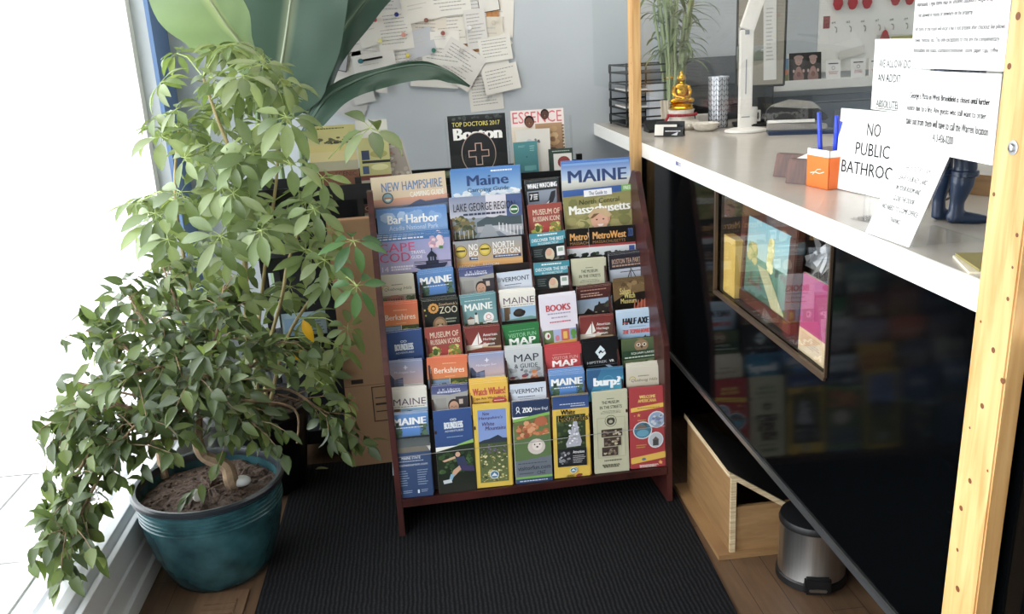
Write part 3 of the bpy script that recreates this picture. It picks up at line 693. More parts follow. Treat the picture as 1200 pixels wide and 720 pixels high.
def k_gables():
    a = Art(.110, NH_, paper='cfc3b0'); a.full('54231f', '4a1f1c', .34); a.lines(.12, .07, .9, .11, 1, 'b98a78', .7); a.lines(.12, .17, .92, .3, 2, 'c9a08c', .5, 2); a.rect(0, .34, 1, .92, '8fa9c4', 'a9b4bc'); a.poly([(.08, .84), (.3, .6), (.45, .7), (.5, .55), (.6, .52), (.62, .44), (.66, .44), (.67, .5), (.85, .5), (.96, .72), (.96, .9), (.08, .9)], '2c2824'); a.blobs(.75, .4, 1, .65, 12, .03, .07, ['4a4a3c', '3a3c30'], 3); a.rect(.5, .72, .56, .8, 'a9a48a'); a.rect(.7, .72, .76, .8, 'a9a48a'); a.rect(.1, .88, 1, .98, '6a6450'); a.rect(0, .96, 1, 2.3, '5a2a24'); return a
def k_witch():
    a = Art(.112, NH_, paper='a08a5c'); a.full('6a5230', '8a6c3c', .9); a.blobs(0, 0, 1, .35, 18, .08, .16, ['7a6036', '94774a', '5a4426'], 7); a.poly([(0, .6), (.3, .42), (.9, .35), (1, .3), (1, 1), (0, 1)], '1c130c'); a.text('Salem', .18, .22, .5, .4, 'd8c46a', .02); a.text('Witch', .3, .36, .62, .52, 'e0d070', .02); a.text('Museum', .2, .52, .66, .66, 'd8c46a', .02); a.poly([(.5, .9), (.8, .62), (1, .55), (1, 1), (.5, 1)], '9a3a1c')
    for i in range(5): a.poly([(.55+i*.1, .95), (.6+i*.1, .6-.02*i), (.62+i*.1, .6), (.6+i*.1, .95)], 'c9602a')
    a.rect(0, .95, 1, 2.2, '241a12'); return a
def k_bound():
    a = Art(.113, NH_); a.full('1d4a8c', '1a4584', 1.0); a.ring(.47, .28, .045, .03, .012, 'dfe8f2', 16); a.ring(.55, .28, .045, .03, .012, 'dfe8f2', 16); a.text('BOUNDLESS', .26, .34, .76, .52, 'e4ecf4', .04); a.text('ADVENTURES', .27, .56, .76, .61, 'c9d8ea', .02); a.lines(.3, .74, .74, .77, 1, '8fb0d8', .6, 1, True)
    a.poly([(.55, .98), (1, .86), (1, .98), (.7, 1.02)], '8fbf5a'); a.poly([(0, 1.12), (.6, 1.0), (1, .96), (1, 2.4), (0, 2.4)], '24321f'); a.blobs(0, 1.1, 1, 1.9, 50, .04, .1, ['2f4a2a', '3c5a30', '1f2e1e', '4a6a3a'], 9); a.rect(0, 1.75, 1, 2.28, '1d2a1c', '2f2f2a')
    a.ell(.55, 1.2, .085, .09, '2a2420'); a.ell(.56, 1.24, .065, .07, 'd8aa8a'); a.poly([(.5, 1.32), (.72, 1.3), (.8, 1.55), (.56, 1.62)], '2f3a5a'); a.poly([(.5, 1.34), (.2, 1.42), (.14, 1.38), (.2, 1.36), (.48, 1.28)], 'd8aa8a'); a.poly([(.6, 1.55), (.95, 1.58), (.98, 1.75), (.85, 1.74), (.6, 1.68)], '3c3460'); a.poly([(.58, 1.55), (.42, 1.66), (.34, 1.82), (.42, 1.84), (.62, 1.66)], 'd0a080'); a.poly([(.34, 1.76), (.44, 1.78), (.36, 1.94), (.28, 1.92)], '7fb0cc'); a.poly([(.12, 1.92), (.34, 1.9), (.36, 2.0), (.14, 2.02)], 'c9d0d4'); return a
def k_herit():
    a = Art(.108, NH_, paper='d8c8b4'); a.full('7a2620', '8a3026', .5); a.poly([(1, .1), (.75, .35), (.6, .6), (1, .6)], '5a3c2c'); a.poly([(.35, .2), (.35, .52), (.15, .52)], 'f2eee8'); a.poly([(.37, .14), (.47, .44), (.37, .5)], 'f2eee8'); a.poly([(.12, .56), (.48, .53), (.44, .6)], 'f2eee8'); a.text('American', .5, .2, .9, .28, 'f2eee8', .02); a.text('Heritage', .5, .33, .86, .42, 'f2eee8', .02); a.text('Museum', .5, .46, .82, .54, 'f2eee8', .02); a.rect(.45, .58, 1, .7, 'c2a678'); a.poly([(0, .66), (.5, .6), (1, .64), (1, .75), (0, .8)], '8a3a28'); a.rect(0, .76, 1, 2.3, '9a4a34', '5a2a20'); return a
def k_mapg():
    a = Art(.113, NH_, paper='3c8a4c'); a.full('1f7a3c', '1f6e38'); a.lines(.16, .14, .9, .17, 1, '6fb884', .6); a.text('VISITOR FUN', .14, .22, .9, .33, '8fcf9c', .01); a.text('MAP', .14, .35, .88, .55, 'f6f8f4', .05); a.rect(0, .7, 1, 2.3, '1a3a5a', '2a5a8a'); return a
def k_axe():
    a = Art(.114, NH_, paper='e4e8ec'); a.full('bcd4e8', '9fc4e4', .9); a.text('HALF AXE', .14, .18, .9, .36, '14161a', .05, .12); a.rect(.14, .3, .3, .33, 'c2342c'); a.rect(.32, .42, .8, .44, '8aa4b8'); a.text('THE TOMAHAWK!', .14, .5, .92, .62, 'd2403a', .05, .15); a.ell(.26, .88, .18, .13, '20242a'); a.ell(.52, .82, .2, .12, '7fb4e0'); a.poly([(.72, .74), (.78, .68), (.84, .86), (.76, .88)], '3a4450'); a.rect(0, .98, 1, 2.3, '6a8aa8'); return a
def k_city():
    a = Art(NW, NH_); a.full('8f9cc2', 'd3b4b0', .65); a.ell(.52, .18, .02, .07, 'e8eaf2', 8); a.ell(.52, .18, .07, .015, 'e8eaf2', 8); a.text('Mohegan Sun', .2, .28, .78, .36, 'dfe2ee', .0, .2); a.rect(.05, .42, .13, .8, '3a4258'); a.poly([(.02, .8), (.04, .36), (.1, .36), (.2, .5), (.2, .8)], '434c66'); a.poly([(.18, .8), (.18, .52), (.44, .46), (.44, .8)], '515c7a'); a.rect(.3, .5, .44, .8, '6a769a')
    for i in range(5): a.rect(.19, .54+i*.05, .43, .555+i*.05, '8a94b4')
    a.rect(.5, .72, 1, .8, '5a4a5a'); a.rect(0, .78, 1, 1.1, '3a3440', '5a4c52'); a.rect(0, 1.1, 1, 2.4, '4a4a5a'); return a
def k_mapgd():
    a = Art(.113, NH_, paper='e4e0d8'); a.full('ccd0d2', 'b4bcc2', .9); a.text('MAP', .22, .17, .9, .37, '2a3448', .01); a.text('& GUIDE', .22, .43, .86, .55, '2a3448', .01); a.blobs(.0, .5, 1, 1.1, 30, .05, .1, ['8a8e92', 'a2a6aa', '6a6e74'], 2)
    for (x, y, s, c, h) in ((.3, .95, .1, 'c24a54', '6a2a3a'), (.48, .82, .09, '4a6a54', '8a3a4a'), (.75, .72, .09, 'b0602c', 'c9752c'), (.72, .95, .11, 'a83a4a', '2a2a30'), (.15, .85, .08, '40464e', '7a3040')): a.ell(x, y+.14, s*1.3, s*1.3, c); a.ell(x, y, s*.8, s*.9, 'd0a088'); a.ell(x, y-s*.6, s*.85, s*.5, h)
    a.rect(0, 1.12, 1, 2.3, '5a6068'); return a
def k_mapr():
    a = Art(.112, NH_, paper='c23a38'); a.full('c4202a', 'b81e2a', .7); a.lines(.2, .19, .72, .22, 1, 'e88a84', .7); a.text('VISITOR FUN', .18, .25, .9, .34, 'e8a8a0', .01); a.text('MAP', .18, .36, .88, .54, 'f8f2f0', .05); a.rect(0, .68, 1, 2.3, '2c4a8c', '23406e'); return a
def k_vr():
    a = Art(.112, NH_, paper='2a2c30'); a.full('141619'); a.poly([(.34, .31), (.5, .13), (.62, .27), (.56, .33), (.5, .26), (.43, .33), (.48, .38), (.42, .42)], 'd8eaf0'); a.poly([(.44, .4), (.5, .32), (.55, .36), (.62, .30), (.64, .38), (.48, .52), (.42, .46)], 'e8f0f4'); a.text('HIPSTREK', .1, .56, .66, .63, 'c9ccd0', .0); a.text('VR', .72, .56, .86, .63, 'e8e8ea', .03); a.rect(.1, .68, .95, .695, '5a5e64'); a.poly([(.6, .7), (.72, .7), (.93, .86), (.93, .94)], 'a9bcd4'); a.blobs(.1, .85, .6, 1.1, 8, .006, .012, ['8a8e94']); return a
def k_squam():
    a = Art(.112, NH_, paper='6a7a54'); a.full('5a6a44', '465a38', .32); a.ell(.55, .18, .2, .17, '9a7a58'); a.ell(.47, .16, .06, .05, 'e4dcc8'); a.ell(.64, .16, .06, .05, 'e4dcc8'); a.ell(.47, .16, .03, .03, '20180f'); a.ell(.64, .16, .03, .03, '20180f'); a.poly([(.52, .2), (.6, .2), (.56, .28)], '3a2a1c'); a.rect(0, .31, 1, .56, '23452c'); a.text('SQUAM LAKES', .25, .36, .92, .43, 'e4e8dc', .02); a.lines(.06, .48, .94, .53, 1, 'c9d4c0', .7); a.blobs(0, .56, 1, .95, 30, .04, .1, ['6a6a48', '8a8058', '4a5438', 'a39470'], 4); a.ell(.5, .72, .12, .1, '6b5438'); a.ell(.78, .68, .12, .06, 'b9bc9a'); a.rect(0, .95, 1, 2.3, '3c4a30'); return a
def k_ww():
    a = Art(.112, NH_, paper='e4d8b0'); a.full('e8b818', 'e0ac14', .8); a.text('Watch Whales!', .05, .14, .94, .34, 'c2421c', .03); a.text('Cape Ann Whale Watch', .06, .39, .94, .48, '6a3a1c', .02); a.lines(.08, .53, .5, .57, 1, '8a5a1c', .7); a.ell(.76, .52, .2, .1, 'c22a24'); a.lines(.62, .5, .9, .54, 1, 'f4e8d8', .6); a.rect(0, .68, 1, .9, 'd8d4c8'); a.lines(.4, .66, .98, .7, 1, '2a2420', .9, 5); a.ell(.55, .8, .28, .08, '4a4a48'); a.poly([(.4, .8), (.5, .7), (.62, .8)], '3a3a3a'); a.blobs(0, .76, .3, .9, 8, .02, .04, ['5a5a56', 'eeeae0']); a.rect(0, .9, 1, 2.3, 'b9bcc0', '8a949c'); return a
def k_burp():
    a = Art(.114, NH_, paper='8fc4d8'); a.full('1f6f9c', '2f9cc0', .9); a.poly([(0, 0), (.4, 0), (0, .8)], '1d5a8c'); a.poly([(1, .2), (1, .9), (.3, .9)], '3aa6c4'); a.ring(.58, .3, .14, .12, .015, '4a9cc4'); a.text('burp?', .17, .22, .93, .53, 'f6fafc', .05); a.lines(.3, .55, .8, .75, 4, '6fb8d4', .4, 2, True); a.poly([(.2, .96), (.5, .88), (1, .84), (1, .9), (.5, .96)], '23343c'); a.rect(0, .93, 1, 2.3, '2f7a8c', '1f4a5c'); return a
def k_nhwm():
    a = Art(.108, NH_, paper='e0c23c'); a.full('e2be22'); a.rect(.11, .14, .9, 2.24, '6f8ed0', '8aa6d8'); a.text('New', .24, .2, .44, .3, '4a2a5c', .01, .2); a.text('Hampshire\'s', .14, .33, .8, .44, '4a2a5c', .01, .2); a.text('White', .22, .49, .56, .6, '4a2a5c', .01, .2); a.text('Mountains', .3, .62, .88, .73, '4a2a5c', .01, .2); a.poly([(.11, 1.05), (.25, 1.0), (.4, .98), (.55, .92), (.65, .88), (.78, .97), (.9, .98), (.9, 1.2), (.11, 1.2)], '2f3a4c'); a.rect(.11, 1.1, .9, 2.24, '4a5a34', '6f7a48'); a.blobs(.11, 1.12, .9, 1.42, 50, .015, .04, ['6a5a8c', '5a6a44', '7f6a94', '48583a'], 3); a.blobs(.11, 1.35, .9, 2.24, 150, .015, .045, ['c9bc74', '5a6a3c', '7a8a4c', 'e0d8a0', '3f4f30', 'a9a060'], 4); a.ell(.5, 2.02, .13, .12, 'e4ece8'); a.ell(.5, 2.02, .11, .1, '3a78a0'); a.poly([(.41, 2.06), (.5, 1.96), (.59, 2.06)], 'e8eef0'); return a
def k_zoone():
    a = Art(.112, NH_); a.full('23385f', '22365a', .44); a.ring(.14, .22, .045, .07, .02, 'eef2f6', 14); a.poly([(.08, .36), (.13, .26), (.17, .26), (.22, .36), (.15, .29)], 'eef2f6'); a.text('ZOO', .26, .19, .53, .33, 'f4f6f8', .04); a.text('New Engl', .56, .21, .95, .31, 'dfe6ee', .0); a.poly([(0, .5), (1, .36), (1, .44), (0, .58)], '7ab648'); a.poly([(0, .58), (1, .44), (1, .98), (0, 1.1)], '6a7a44'); a.blobs(.02, .55, .98, 1.08, 40, .05, .11, ['b4602c', 'c9783c', '9a4a20', 'd89a68'], 5); a.ell(.75, .6, .17, .14, 'b25a2c'); a.poly([(0, 1.1), (1, .95), (1, 1.6), (0, 1.68)], '5f7a48'); a.ell(.6, 1.3, .24, .22, 'd9ccc4'); a.ell(.62, 1.27, .14, .14, 'ece2da'); a.ell(.55, 1.24, .02, .02, '3a2a24'); a.ell(.69, 1.24, .02, .02, '3a2a24'); a.ell(.62, 1.31, .03, .025, '5a3a34'); a.poly([(0, 1.68), (1, 1.58), (1, 2.16), (0, 2.16)], '6d7682'); a.lines(.08, 1.74, .9, 1.77, 1, '3a4656', .7); a.text('visitorfun.com', .06, 1.82, .96, 1.94, '2a3442', .02); a.text('CNZ', .58, 1.99, .82, 2.08, '2a3442', .02); a.lines(.1, 2.02, .5, 2.06, 1, '3a4656', .6); a.rect(0, 2.12, 1, 2.18, '7ab648'); a.rect(0, 2.18, 1, 2.35, '2a4670'); a.lines(.1, 2.23, .9, 2.27, 1, 'c9d4e4', .7); return a
def k_wm():
    a = Art(.112, NH_, paper='e0c23c'); a.full('e4bc1e'); a.rect(0, 0, 1, .36, '20437e', '2a5090'); a.lines(.2, .22, .92, .25, 1, 'd0dcea', .7); a.lines(.5, .28, .92, .31, 1, 'd0dcea', .7); a.rect(.1, .42, .9, 1.98, '36472c', '2c3a26'); a.blobs(.1, .5, .9, 1.5, 70, .03, .08, ['2c3f24', '4a5a34', '5f6f44', '24341f'], 6); a.rect(.1, .42, .9, .53, 'd8b430'); a.text('White', .22, .38, .62, .52, '1f1c12', .03); a.text('Mountains', .145, .545, .955, .705, 'c9a838', .06); a.text('Mountains', .16, .54, .97, .7, '15130c', .03)
    a.poly([(.56, .72), (.66, .72), (.7, 1.0), (.78, 1.3), (.74, 1.42), (.36, 1.44), (.34, 1.34), (.46, 1.1)], 'b4b6c2'); a.blobs(.38, .78, .74, 1.4, 30, .02, .05, ['e8e8f0', 'c9cad6', 'f4f4f8', '9a9cac'], 7); a.rect(.1, 1.48, .9, 1.98, '23262a'); a.blobs(.12, 1.5, .46, 1.92, 20, .03, .07, ['8a8c94', 'c2c4cc', '4a4c50'], 8); a.text('Attractions', .52, 1.54, .84, 1.62, 'f0f0f0', .02); a.lines(.52, 1.68, .88, 1.92, 5, 'b9b9bc', .4, 9); a.ell(.52, 2.1, .1, .08, 'e8ecd8'); a.ell(.52, 2.1, .085, .065, '3a7a8c'); a.poly([(.45, 2.12), (.52, 2.06), (.59, 2.12)], 'e8ecf0'); a.lines(.32, 2.24, .56, 2.3, 2, '7a6a20', .5, 10); a.ell(.66, 2.26, .08, .035, '8a2a1c'); return a
def star(a, x, y, r, c): return a.poly([(x+(r if i % 2 == 0 else r*.42)*math.sin(PI*i/5), y-(r if i % 2 == 0 else r*.42)*math.cos(PI*i/5)) for i in range(10)], c)
def k_red():
    a = Art(.113, NH_, paper='b8343a'); a.full('b01c28', 'a81a26'); a.text('WELCOME', .26, .22, .72, .31, 'e8c05c', .05); a.text('AMERICANA', .22, .33, .74, .42, 'e0b04c', .05); a.poly([(.02, .56), (.98, .46), (.98, .58), (.02, .68)], 'e8bc2c'); a.lines(.2, .57, .85, .6, 1, '7a4a1c', .6); star(a, .24, .77, .06, 'e8a83c'); star(a, .12, .78, .03, 'd88a34')
    a.ell(.74, .93, .25, .24, 'd8dce0'); a.ell(.74, .93, .22, .21, '8aa4c4'); a.blobs(.55, .75, .94, 1.1, 16, .03, .07, ['c9cfd8', '6a7ab0', 'aab8c8', '7a8a94'], 2); a.ell(.34, 1.2, .27, .25, 'd8dce0'); a.ell(.34, 1.2, .24, .22, '3a7a94'); a.blobs(.14, .99, .55, 1.2, 14, .03, .08, ['2f3c40', '7a6a5c', '4a5a60'], 3); a.ell(.34, 1.28, .17, .1, '5aa0bc'); a.ell(.7, 1.5, .22, .23, 'd8dce0'); a.ell(.7, 1.5, .19, .2, 'b9c0c8'); a.rect(.62, 1.5, .78, 1.66, '4a4a4c'); a.poly([(.6, 1.5), (.7, 1.4), (.8, 1.5)], '6a5a54'); a.lines(.2, .9, .45, .94, 1, 'd8a04c', .6); a.lines(.15, 1.6, .45, 1.72, 2, 'c98a44', .5)
    a.poly([(.02, 1.98), (.98, 1.86), (.98, 2.02), (.02, 2.14)], 'e0b42a'); a.ell(.36, 2.02, .06, .04, '5a7a9c'); a.lines(.25, 2.2, .8, 2.28, 2, 'e8d8d0', .4); star(a, .84, 2.16, .06, 'e8a83c'); return a
KIND = dict(NH=k_nh, MCG=k_mcg, WHALE=k_whale, MAINEW=k_mainew, BAR=k_bar, LAKE=k_lake, ICON=k_icon, MASS=k_mass, CAPE=k_cape, NB=k_nb, DISC=k_disc, MW=k_mw, QUAB=k_quab, MPARK=k_mpark,
            JFK=k_jfk, VT=k_vt, MUS=k_mus, TEA=k_tea, BERK=k_berk, ZOO=k_zoo, MLH=k_mlh, MBEAR=k_mbear, BOOKS=k_books, GABLES=k_gables, WITCH=k_witch, BOUND=k_bound, HERIT=k_herit, MAPG=k_mapg,
            AXE=k_axe, CITY=k_city, MAPGD=k_mapgd, MAPR=k_mapr, VR=k_vr, SQUAM=k_squam, WW=k_ww, BURP=k_burp, NHWM=k_nhwm, ZOONE=k_zoone, WM=k_wm, RED=k_red)
_km = {}
def kind(k):
    if k not in _km:
        a = KIND[k](); _km[k] = (a.mesh('brochure_print'), a.w, a.h)
    return _km[k]
# (kind, tier, centre over the rack's width, top height, tilt in degrees, spare copies behind, what the front one looks like)
PILES = [
 ('NH', 8, .130, 1.027, 1.5, 0, 'guide with a pink mountain sunset reading NEW HAMPSHIRE in blue, top left of the rack'),
 ('MCG', 8, .372, 1.031, 0, 1, 'camping guide with blue sky and clouds reading Maine, on the top tier'),
 ('WHALE', 8, .551, .981, 2, 1, 'black whale watching brochure with a whale tail on the top tier of the rack'),
 ('MAINEW', 8, .730, 1.030, 0, 1, 'wide blue and white magazine reading MAINE at the top right of the rack'),
 ('BAR', 7, .131, .931, -.3, 1, 'blue sky magazine reading Bar Harbor in white on the second tier'),
 ('LAKE', 7, .363, .950, -.4, 0, 'lake guide with a grey boardwalk photo below the Maine camping guide'),
 ('ICON', 7, .549, .910, .7, 0, 'brick red museum brochure with painted fruit directly under the whale tail brochure'),
 ('MASS', 7, .723, .948, 1.5, 0, 'guide reading Massachusetts with a smiling child in a straw hat'),
 ('CAPE', 6, .123, .859, -.2, 3, 'lilac magazine reading CAPE COD in pink with a lighthouse lantern'),
 ('NB', 6, .318, .820, -.5, 0, 'left one of the two North Boston guides with gold seals, half covered'),
 ('NB', 6, .393, .822, -.5, 0, 'right one of the two North Boston guides with gold seals, fully in view'),
 ('DISC', 6, .545, .827, 1.8, 0, 'teal topped brochure with a woman, directly under the upper brick red museum brochure'),
 ('MW', 6, .682, .829, -.7, 0, 'left one of the two black MetroWest magazines, half covered by the other'),
 ('MW', 6, .755, .8295, -.7, 0, 'right one of the two black MetroWest magazines, with all of its title showing'),
 ('QUAB', 5, .063, .745, .5, 1, 'cream brochure with a brick building under the Cape Cod magazine'),
 ('MPARK', 5, .183, .749, 2, 3, 'blue brochure reading MAINE in white beside the cream brochure, under the lighthouse lantern'),
 ('JFK', 5, .309, .747, .8, 1, 'purple topped brochure with a man portrait under the left North Boston guide'),
 ('VT', 5, .426, .723, 2, 0, 'pale blue VERMONT brochure on the fifth tier from the bottom'),
 ('DISC', 5, .546, .742, .2, 0, 'teal topped brochure with a woman, just above the BOOKS brochure'),
 ('MUS', 5, .665, .741, -.9, 2, 'cream brochure reading THE MUSEUM IN THE STREETS below the MetroWest magazines'),
 ('TEA', 5, .786, .752, 1.5, 2, 'dark brochure reading BOSTON TEA PARTY over ship rigging'),
 ('BERK', 4, .066, .670, -1, 2, 'orange Berkshires brochure at the left end of its tier, against the rack side'),
 ('ZOO', 4, .188, .670, 0, 2, 'black ZOO brochure with a lion face'),
 ('MLH', 4, .303, .673, 1.5, 2, 'teal MAINE brochure with a lighthouse and white round badge'),
 ('MBEAR', 4, .426, .674, .1, 2, 'white MAINE brochure with a hanging dark bear shape, in the middle of the rack'),
 ('BOOKS', 3, .545, .660, 1.3, 2, 'white tall brochure reading BOOKS in red over cartoon pictures'),
 ('GABLES', 4, .667, .666, 1.4, 2, 'maroon topped brochure with a dark gabled house'),
 ('WITCH', 4, .786, .678, .1, 2, 'brown and gold brochure for a witch museum at the right of the rack'),
 ('BOUND', 3, .065, .594, .9, 1, 'deep blue adventures brochure with plain cover, left end of the fourth tier from the bottom'),
 ('ICON', 3, .186, .595, .9, 0, 'brick red museum brochure with painted fruit directly under the lion brochure'),
 ('HERIT', 3, .307, .584, -.1, 1, 'red brochure with a white sail emblem directly under the teal lighthouse brochure'),
 ('MAPG', 3, .425, .578, 2, 1, 'green brochure reading MAP in white'),
 ('HERIT', 3, .663, .582, -1, 1, 'red brochure with a white sail emblem directly under the gabled house brochure'),
 ('AXE', 3, .786, .588, -.3, 2, 'pale blue brochure reading HALF AXE at the right end of its tier'),
 ('CITY', 2, .063, .514, -2, 1, 'dusk sky brochure with glass towers at the left end of its tier'),
 ('BERK', 2, .183, .512, -2, 0, 'orange Berkshires brochure half hidden behind its twin in the second column'),
 ('BERK', 2, .196, .514, -2, 1, 'orange Berkshires brochure in full view under the lower brick red museum brochure'),
 ('CITY', 2, .307, .511, -.3, 1, 'dusk sky brochure with glass towers directly above the yellow whale brochure'),
 ('MAPGD', 2, .424, .520, -.6, 2, 'pale brochure reading MAP & GUIDE over people in winter hats'),
 ('MAPR', 2, .545, .513, -.3, 3, 'red brochure reading MAP in white'),
 ('VR', 2, .662, .518, .9, 2, 'black VR brochure with a white diamond emblem'),
 ('SQUAM', 2, .786, .508, .7, 1, 'dark green lakes brochure with an owl face'),
 ('MBEAR', 1, .064, .439, -1.5, 4, 'white MAINE brochure with a hanging dark bear shape, at the left end of the rack'),
 ('JFK', 1, .187, .440, -1, 1, 'purple topped brochure with a man portrait directly above the bottom blue adventures brochure'),
 ('WW', 1, .306, .441, -1, 3, 'yellow brochure reading Watch Whales in red'),
 ('VT', 1, .424, .418, -.9, 0, 'pale blue VERMONT brochure directly above the orangutan brochure'),
 ('MPARK', 1, .544, .443, -.8, 4, 'blue brochure reading MAINE in white, directly under the red map'),
 ('BURP', 1, .664, .438, -1.5, 1, 'bright blue brochure reading burp? in white'),
 ('QUAB', 1, .784, .438, -1.2, 3, 'cream brochure with a brick building above the red starred brochure'),
 ('MPARK', 0, .062, .376, -1, 4, 'blue full length brochure reading MAINE in white, left end of the bottom tier'),
 ('BOUND', 0, .187, .376, -.2, 0, 'blue brochure with a child on a zip line on the bottom tier'),
 ('NHWM', 0, .304, .376, -1.5, 2, 'yellow bordered brochure with a flower meadow and blue sky on the bottom tier'),
 ('ZOONE', 0, .423, .376, -1, 1, 'brochure with an orange orangutan and a white animal on the bottom tier'),
 ('WM', 0, .544, .376, -1.5, 2, 'yellow bordered brochure with a waterfall on the bottom tier'),
 ('MUS', 0, .666, .376, -.9, 2, 'cream full length museum brochure with three old photos on the bottom tier'),
 ('RED', 0, .785, .376, -1.5, 1, 'red and yellow brochure with round pictures at the right end of the bottom tier'),
]
rb = random.Random(11)
prev = {}
for (k, t, ac, top, tilt, nb, desc) in PILES:
    me, bw, bh = kind(k)
    wide = bw > .13
    if t == 0: top = .1185+bh+.0015+abs(math.sin(math.radians(tilt)))*bw/2
    else: top -= .0026*nb
    key = (t, round(ac, 1)) if k in ('NB', 'MW', 'BERK') else None
    off0 = .004 if (k in ('NB', 'MW') and 'left one' in desc) or (k == 'BERK' and 'half hidden' in desc) else 0
    for i in range(nb+1):
        o = link('magazine' if wide else 'brochure', me)
        tl = math.radians(tilt+(rb.uniform(-1.2, 1.2) if i else 0))
        lift = 0 if not i else rb.uniform(.003, .0042)*i
        if t == 0 and i: lift = .0005*i
        a_ = ac+(rb.uniform(-.003, .004) if i else 0)
        z = top+lift
        y = RB(t)+(top-RC(t))*.1+.0012+off0+.0036*i
        m = RMAT @ Matrix.Translation((a_, y, z)) @ Matrix.Rotation(-TA, 4, 'X') @ Matrix.Rotation(-tl, 4, 'Y') @ Matrix.Translation((0, 0, -bh))
        o.matrix_world = m
        if i == 0: tag(o, desc, 'magazine' if wide else 'brochure')
        else:
            short = desc.split(' ')
            tag(o, 'spare copy behind the '+' '.join(short[:12]), 'magazine' if wide else 'brochure', 'spare copies behind the '+desc)

# ------------------------------------------------------------ black literature stand behind the rack, with magazines in clear holders
st = empty('literature_stand', (.02, 3.06, 0), 'black literature stand behind the wooden rack', 'stand')
for x in (-.56, -.215, .575):
    for y in (2.96, 3.2): b = MB(); b.box(x, y, 0, x+.02, y+.02, 1.0); rpart(b, 'upright', M['blackmetal'], st)
b = MB(); b.box(-.56, 3.205, .05, .595, 3.215, .98); rpart(b, 'back_panel', M['blackmetal'], st)
for z in (.06, .42, .70, .93):
    b = MB(); b.box(-.56, 2.96, z, .595, 3.215, z+.012); b.box(-.56, 2.955, z, .595, 2.962, z+.05); rpart(b, 'shelf', M['blackmetal'], st)

def sheet(me, name, loc, label, cat, lean=0, yaw=0, tilt=0, group=None):
    o = link(name, me)
    o.matrix_world = Matrix.Translation(loc) @ Matrix.Rotation(yaw, 4, 'Z') @ Matrix.Rotation(-lean, 4, 'X') @ Matrix.Rotation(-tilt, 4, 'Y')
    return tag(o, label, cat, group)
def holder(x, y, z, w, h, label):
    b = MB()
    b.box(-w/2, .016, 0, w/2, .019, h); b.box(-w/2, -.019, 0, w/2, -.016, h*.42); b.box(-w/2, -.016, 0, -w/2+.003, .016, h*.95); b.box(w/2-.003, -.016, 0, w/2, .016, h*.95); b.box(-w/2, -.016, 0, w/2, .016, .003)
    o = b.build('clear_holder', M['acrylic']); o.location = (x, y, z); o.rotation_euler = (-.12, 0, .03); return tag(o, label, 'holder')
SZ = .942
holder(.208, 3.06, SZ, .218, .235, 'clear acrylic holder around the black magazine with a cross')
holder(.425, 3.06, SZ, .225, .22, 'clear acrylic holder around the pink topped magazine')
a = Art(.200, .228); a.full('15171a'); a.rect(0, 0, 1, .1, '2a2e2c', '1b1d1f'); a.blobs(.05, .0, .95, .1, 16, .02, .04, ['4a5250', '3a4040'], 2); a.text('TOP DOCTORS 2017', .07, .115, .9, .19, 'd8c95a', .02); a.text('Boston', .08, .22, .93, .42, 'eceae4', .06)
a.ell(.5, .66, .3, .36, '1d1f22', 28); a.ring(.5, .66, .3, .36, .012, 'b59a8c', 36)
a.poly([(.44, .48), (.56, .48), (.56, .6), (.68, .6), (.68, .72), (.56, .72), (.56, .86), (.44, .86), (.44, .72), (.32, .72), (.32, .6), (.44, .6)], 'c9a090'); a.poly([(.455, .495), (.545, .495), (.545, .615), (.665, .615), (.665, .705), (.545, .705), (.545, .845), (.455, .845), (.455, .705), (.335, .705), (.335, .615), (.455, .615)], '1d1f22')
a.text('11 MEDICAL', .36, .9, .64, .95, 'e8e4de', .02); a.text('BREAKTHROUGHS', .12, .985, .96, 1.08, 'e8e4de', .03)
o = sheet(a.mesh('cover'), 'magazine', (.209, 3.058, SZ+.004), 'black city magazine with a cross in a circle, standing behind the rack', 'magazine', .12, .03)
a = Art(.186, .232); a.full('dcd2c4', 'cbb490'); a.rect(0, 0, 1, .3, 'e0d2cc'); a.text('ESSENCE', .03, .03, .96, .24, 'c9505c', -.01); a.rect(.45, .26, .96, 1.24, 'a8825a', '6a4c34'); a.blobs(.46, .3, .95, .8, 20, .05, .12, ['c2a070', '8a6442', 'b08c5c'], 3)
head(a, .34, .22, .1, '6a4230', '1b1512'); head(a, .64, .1, .085, '54342a', '181210'); a.ring(.75, .85, .14, .14, .03, '5a4030', 20); a.lines(.95, .3, .99, 1.0, 12, '4a3a30', .5)
sheet(a.mesh('cover'), 'magazine', (.421, 3.062, SZ+.004), 'pink topped magazine with two small heads standing behind the rack', 'magazine', .12, .03)
a = Art(.118, .17, paper='d8d4cc'); a.full('cdc8bf', 'd3cfc6'); a.ell(.38, .35, .07, .07, 'b4b4bc'); a.blobs(.5, .25, .72, .42, 6, .02, .05, ['7a7a80', '5a5a60'])
sheet(a.mesh('leaflet'), 'leaflet', (.395, 3.03, SZ+.004), 'pale grey leaflet in front of the pink topped magazine', 'leaflet', .12, .03, -.02)
a = Art(.082, .13, paper='4a8a8c'); a.full('3f8388', '34747a'); a.lines(.2, .15, .5, .24, 2, '8fc0c0', .4); a.lines(.68, .18, .9, .45, 3, '8fc0c0', .4); a.rect(.5, .6, .56, .66, '245a60'); a.rect(.4, 1.0, .9, 1.2, '5a9a9c')
sheet(a.mesh('leaflet'), 'leaflet', (.369, 3.016, SZ+.004), 'teal leaflet standing between the Maine guide and the pink topped magazine', 'leaflet', .12, .03, .02)
a = Art(.085, .10); a.full('2f4038'); a.rect(.2, .2, .95, 1.1, 'd8d4cc'); a.ell(.62, .55, .26, .24, '8a2a2a'); a.lines(.15, .08, .9, .13, 1, 'a9b4a8', .7)
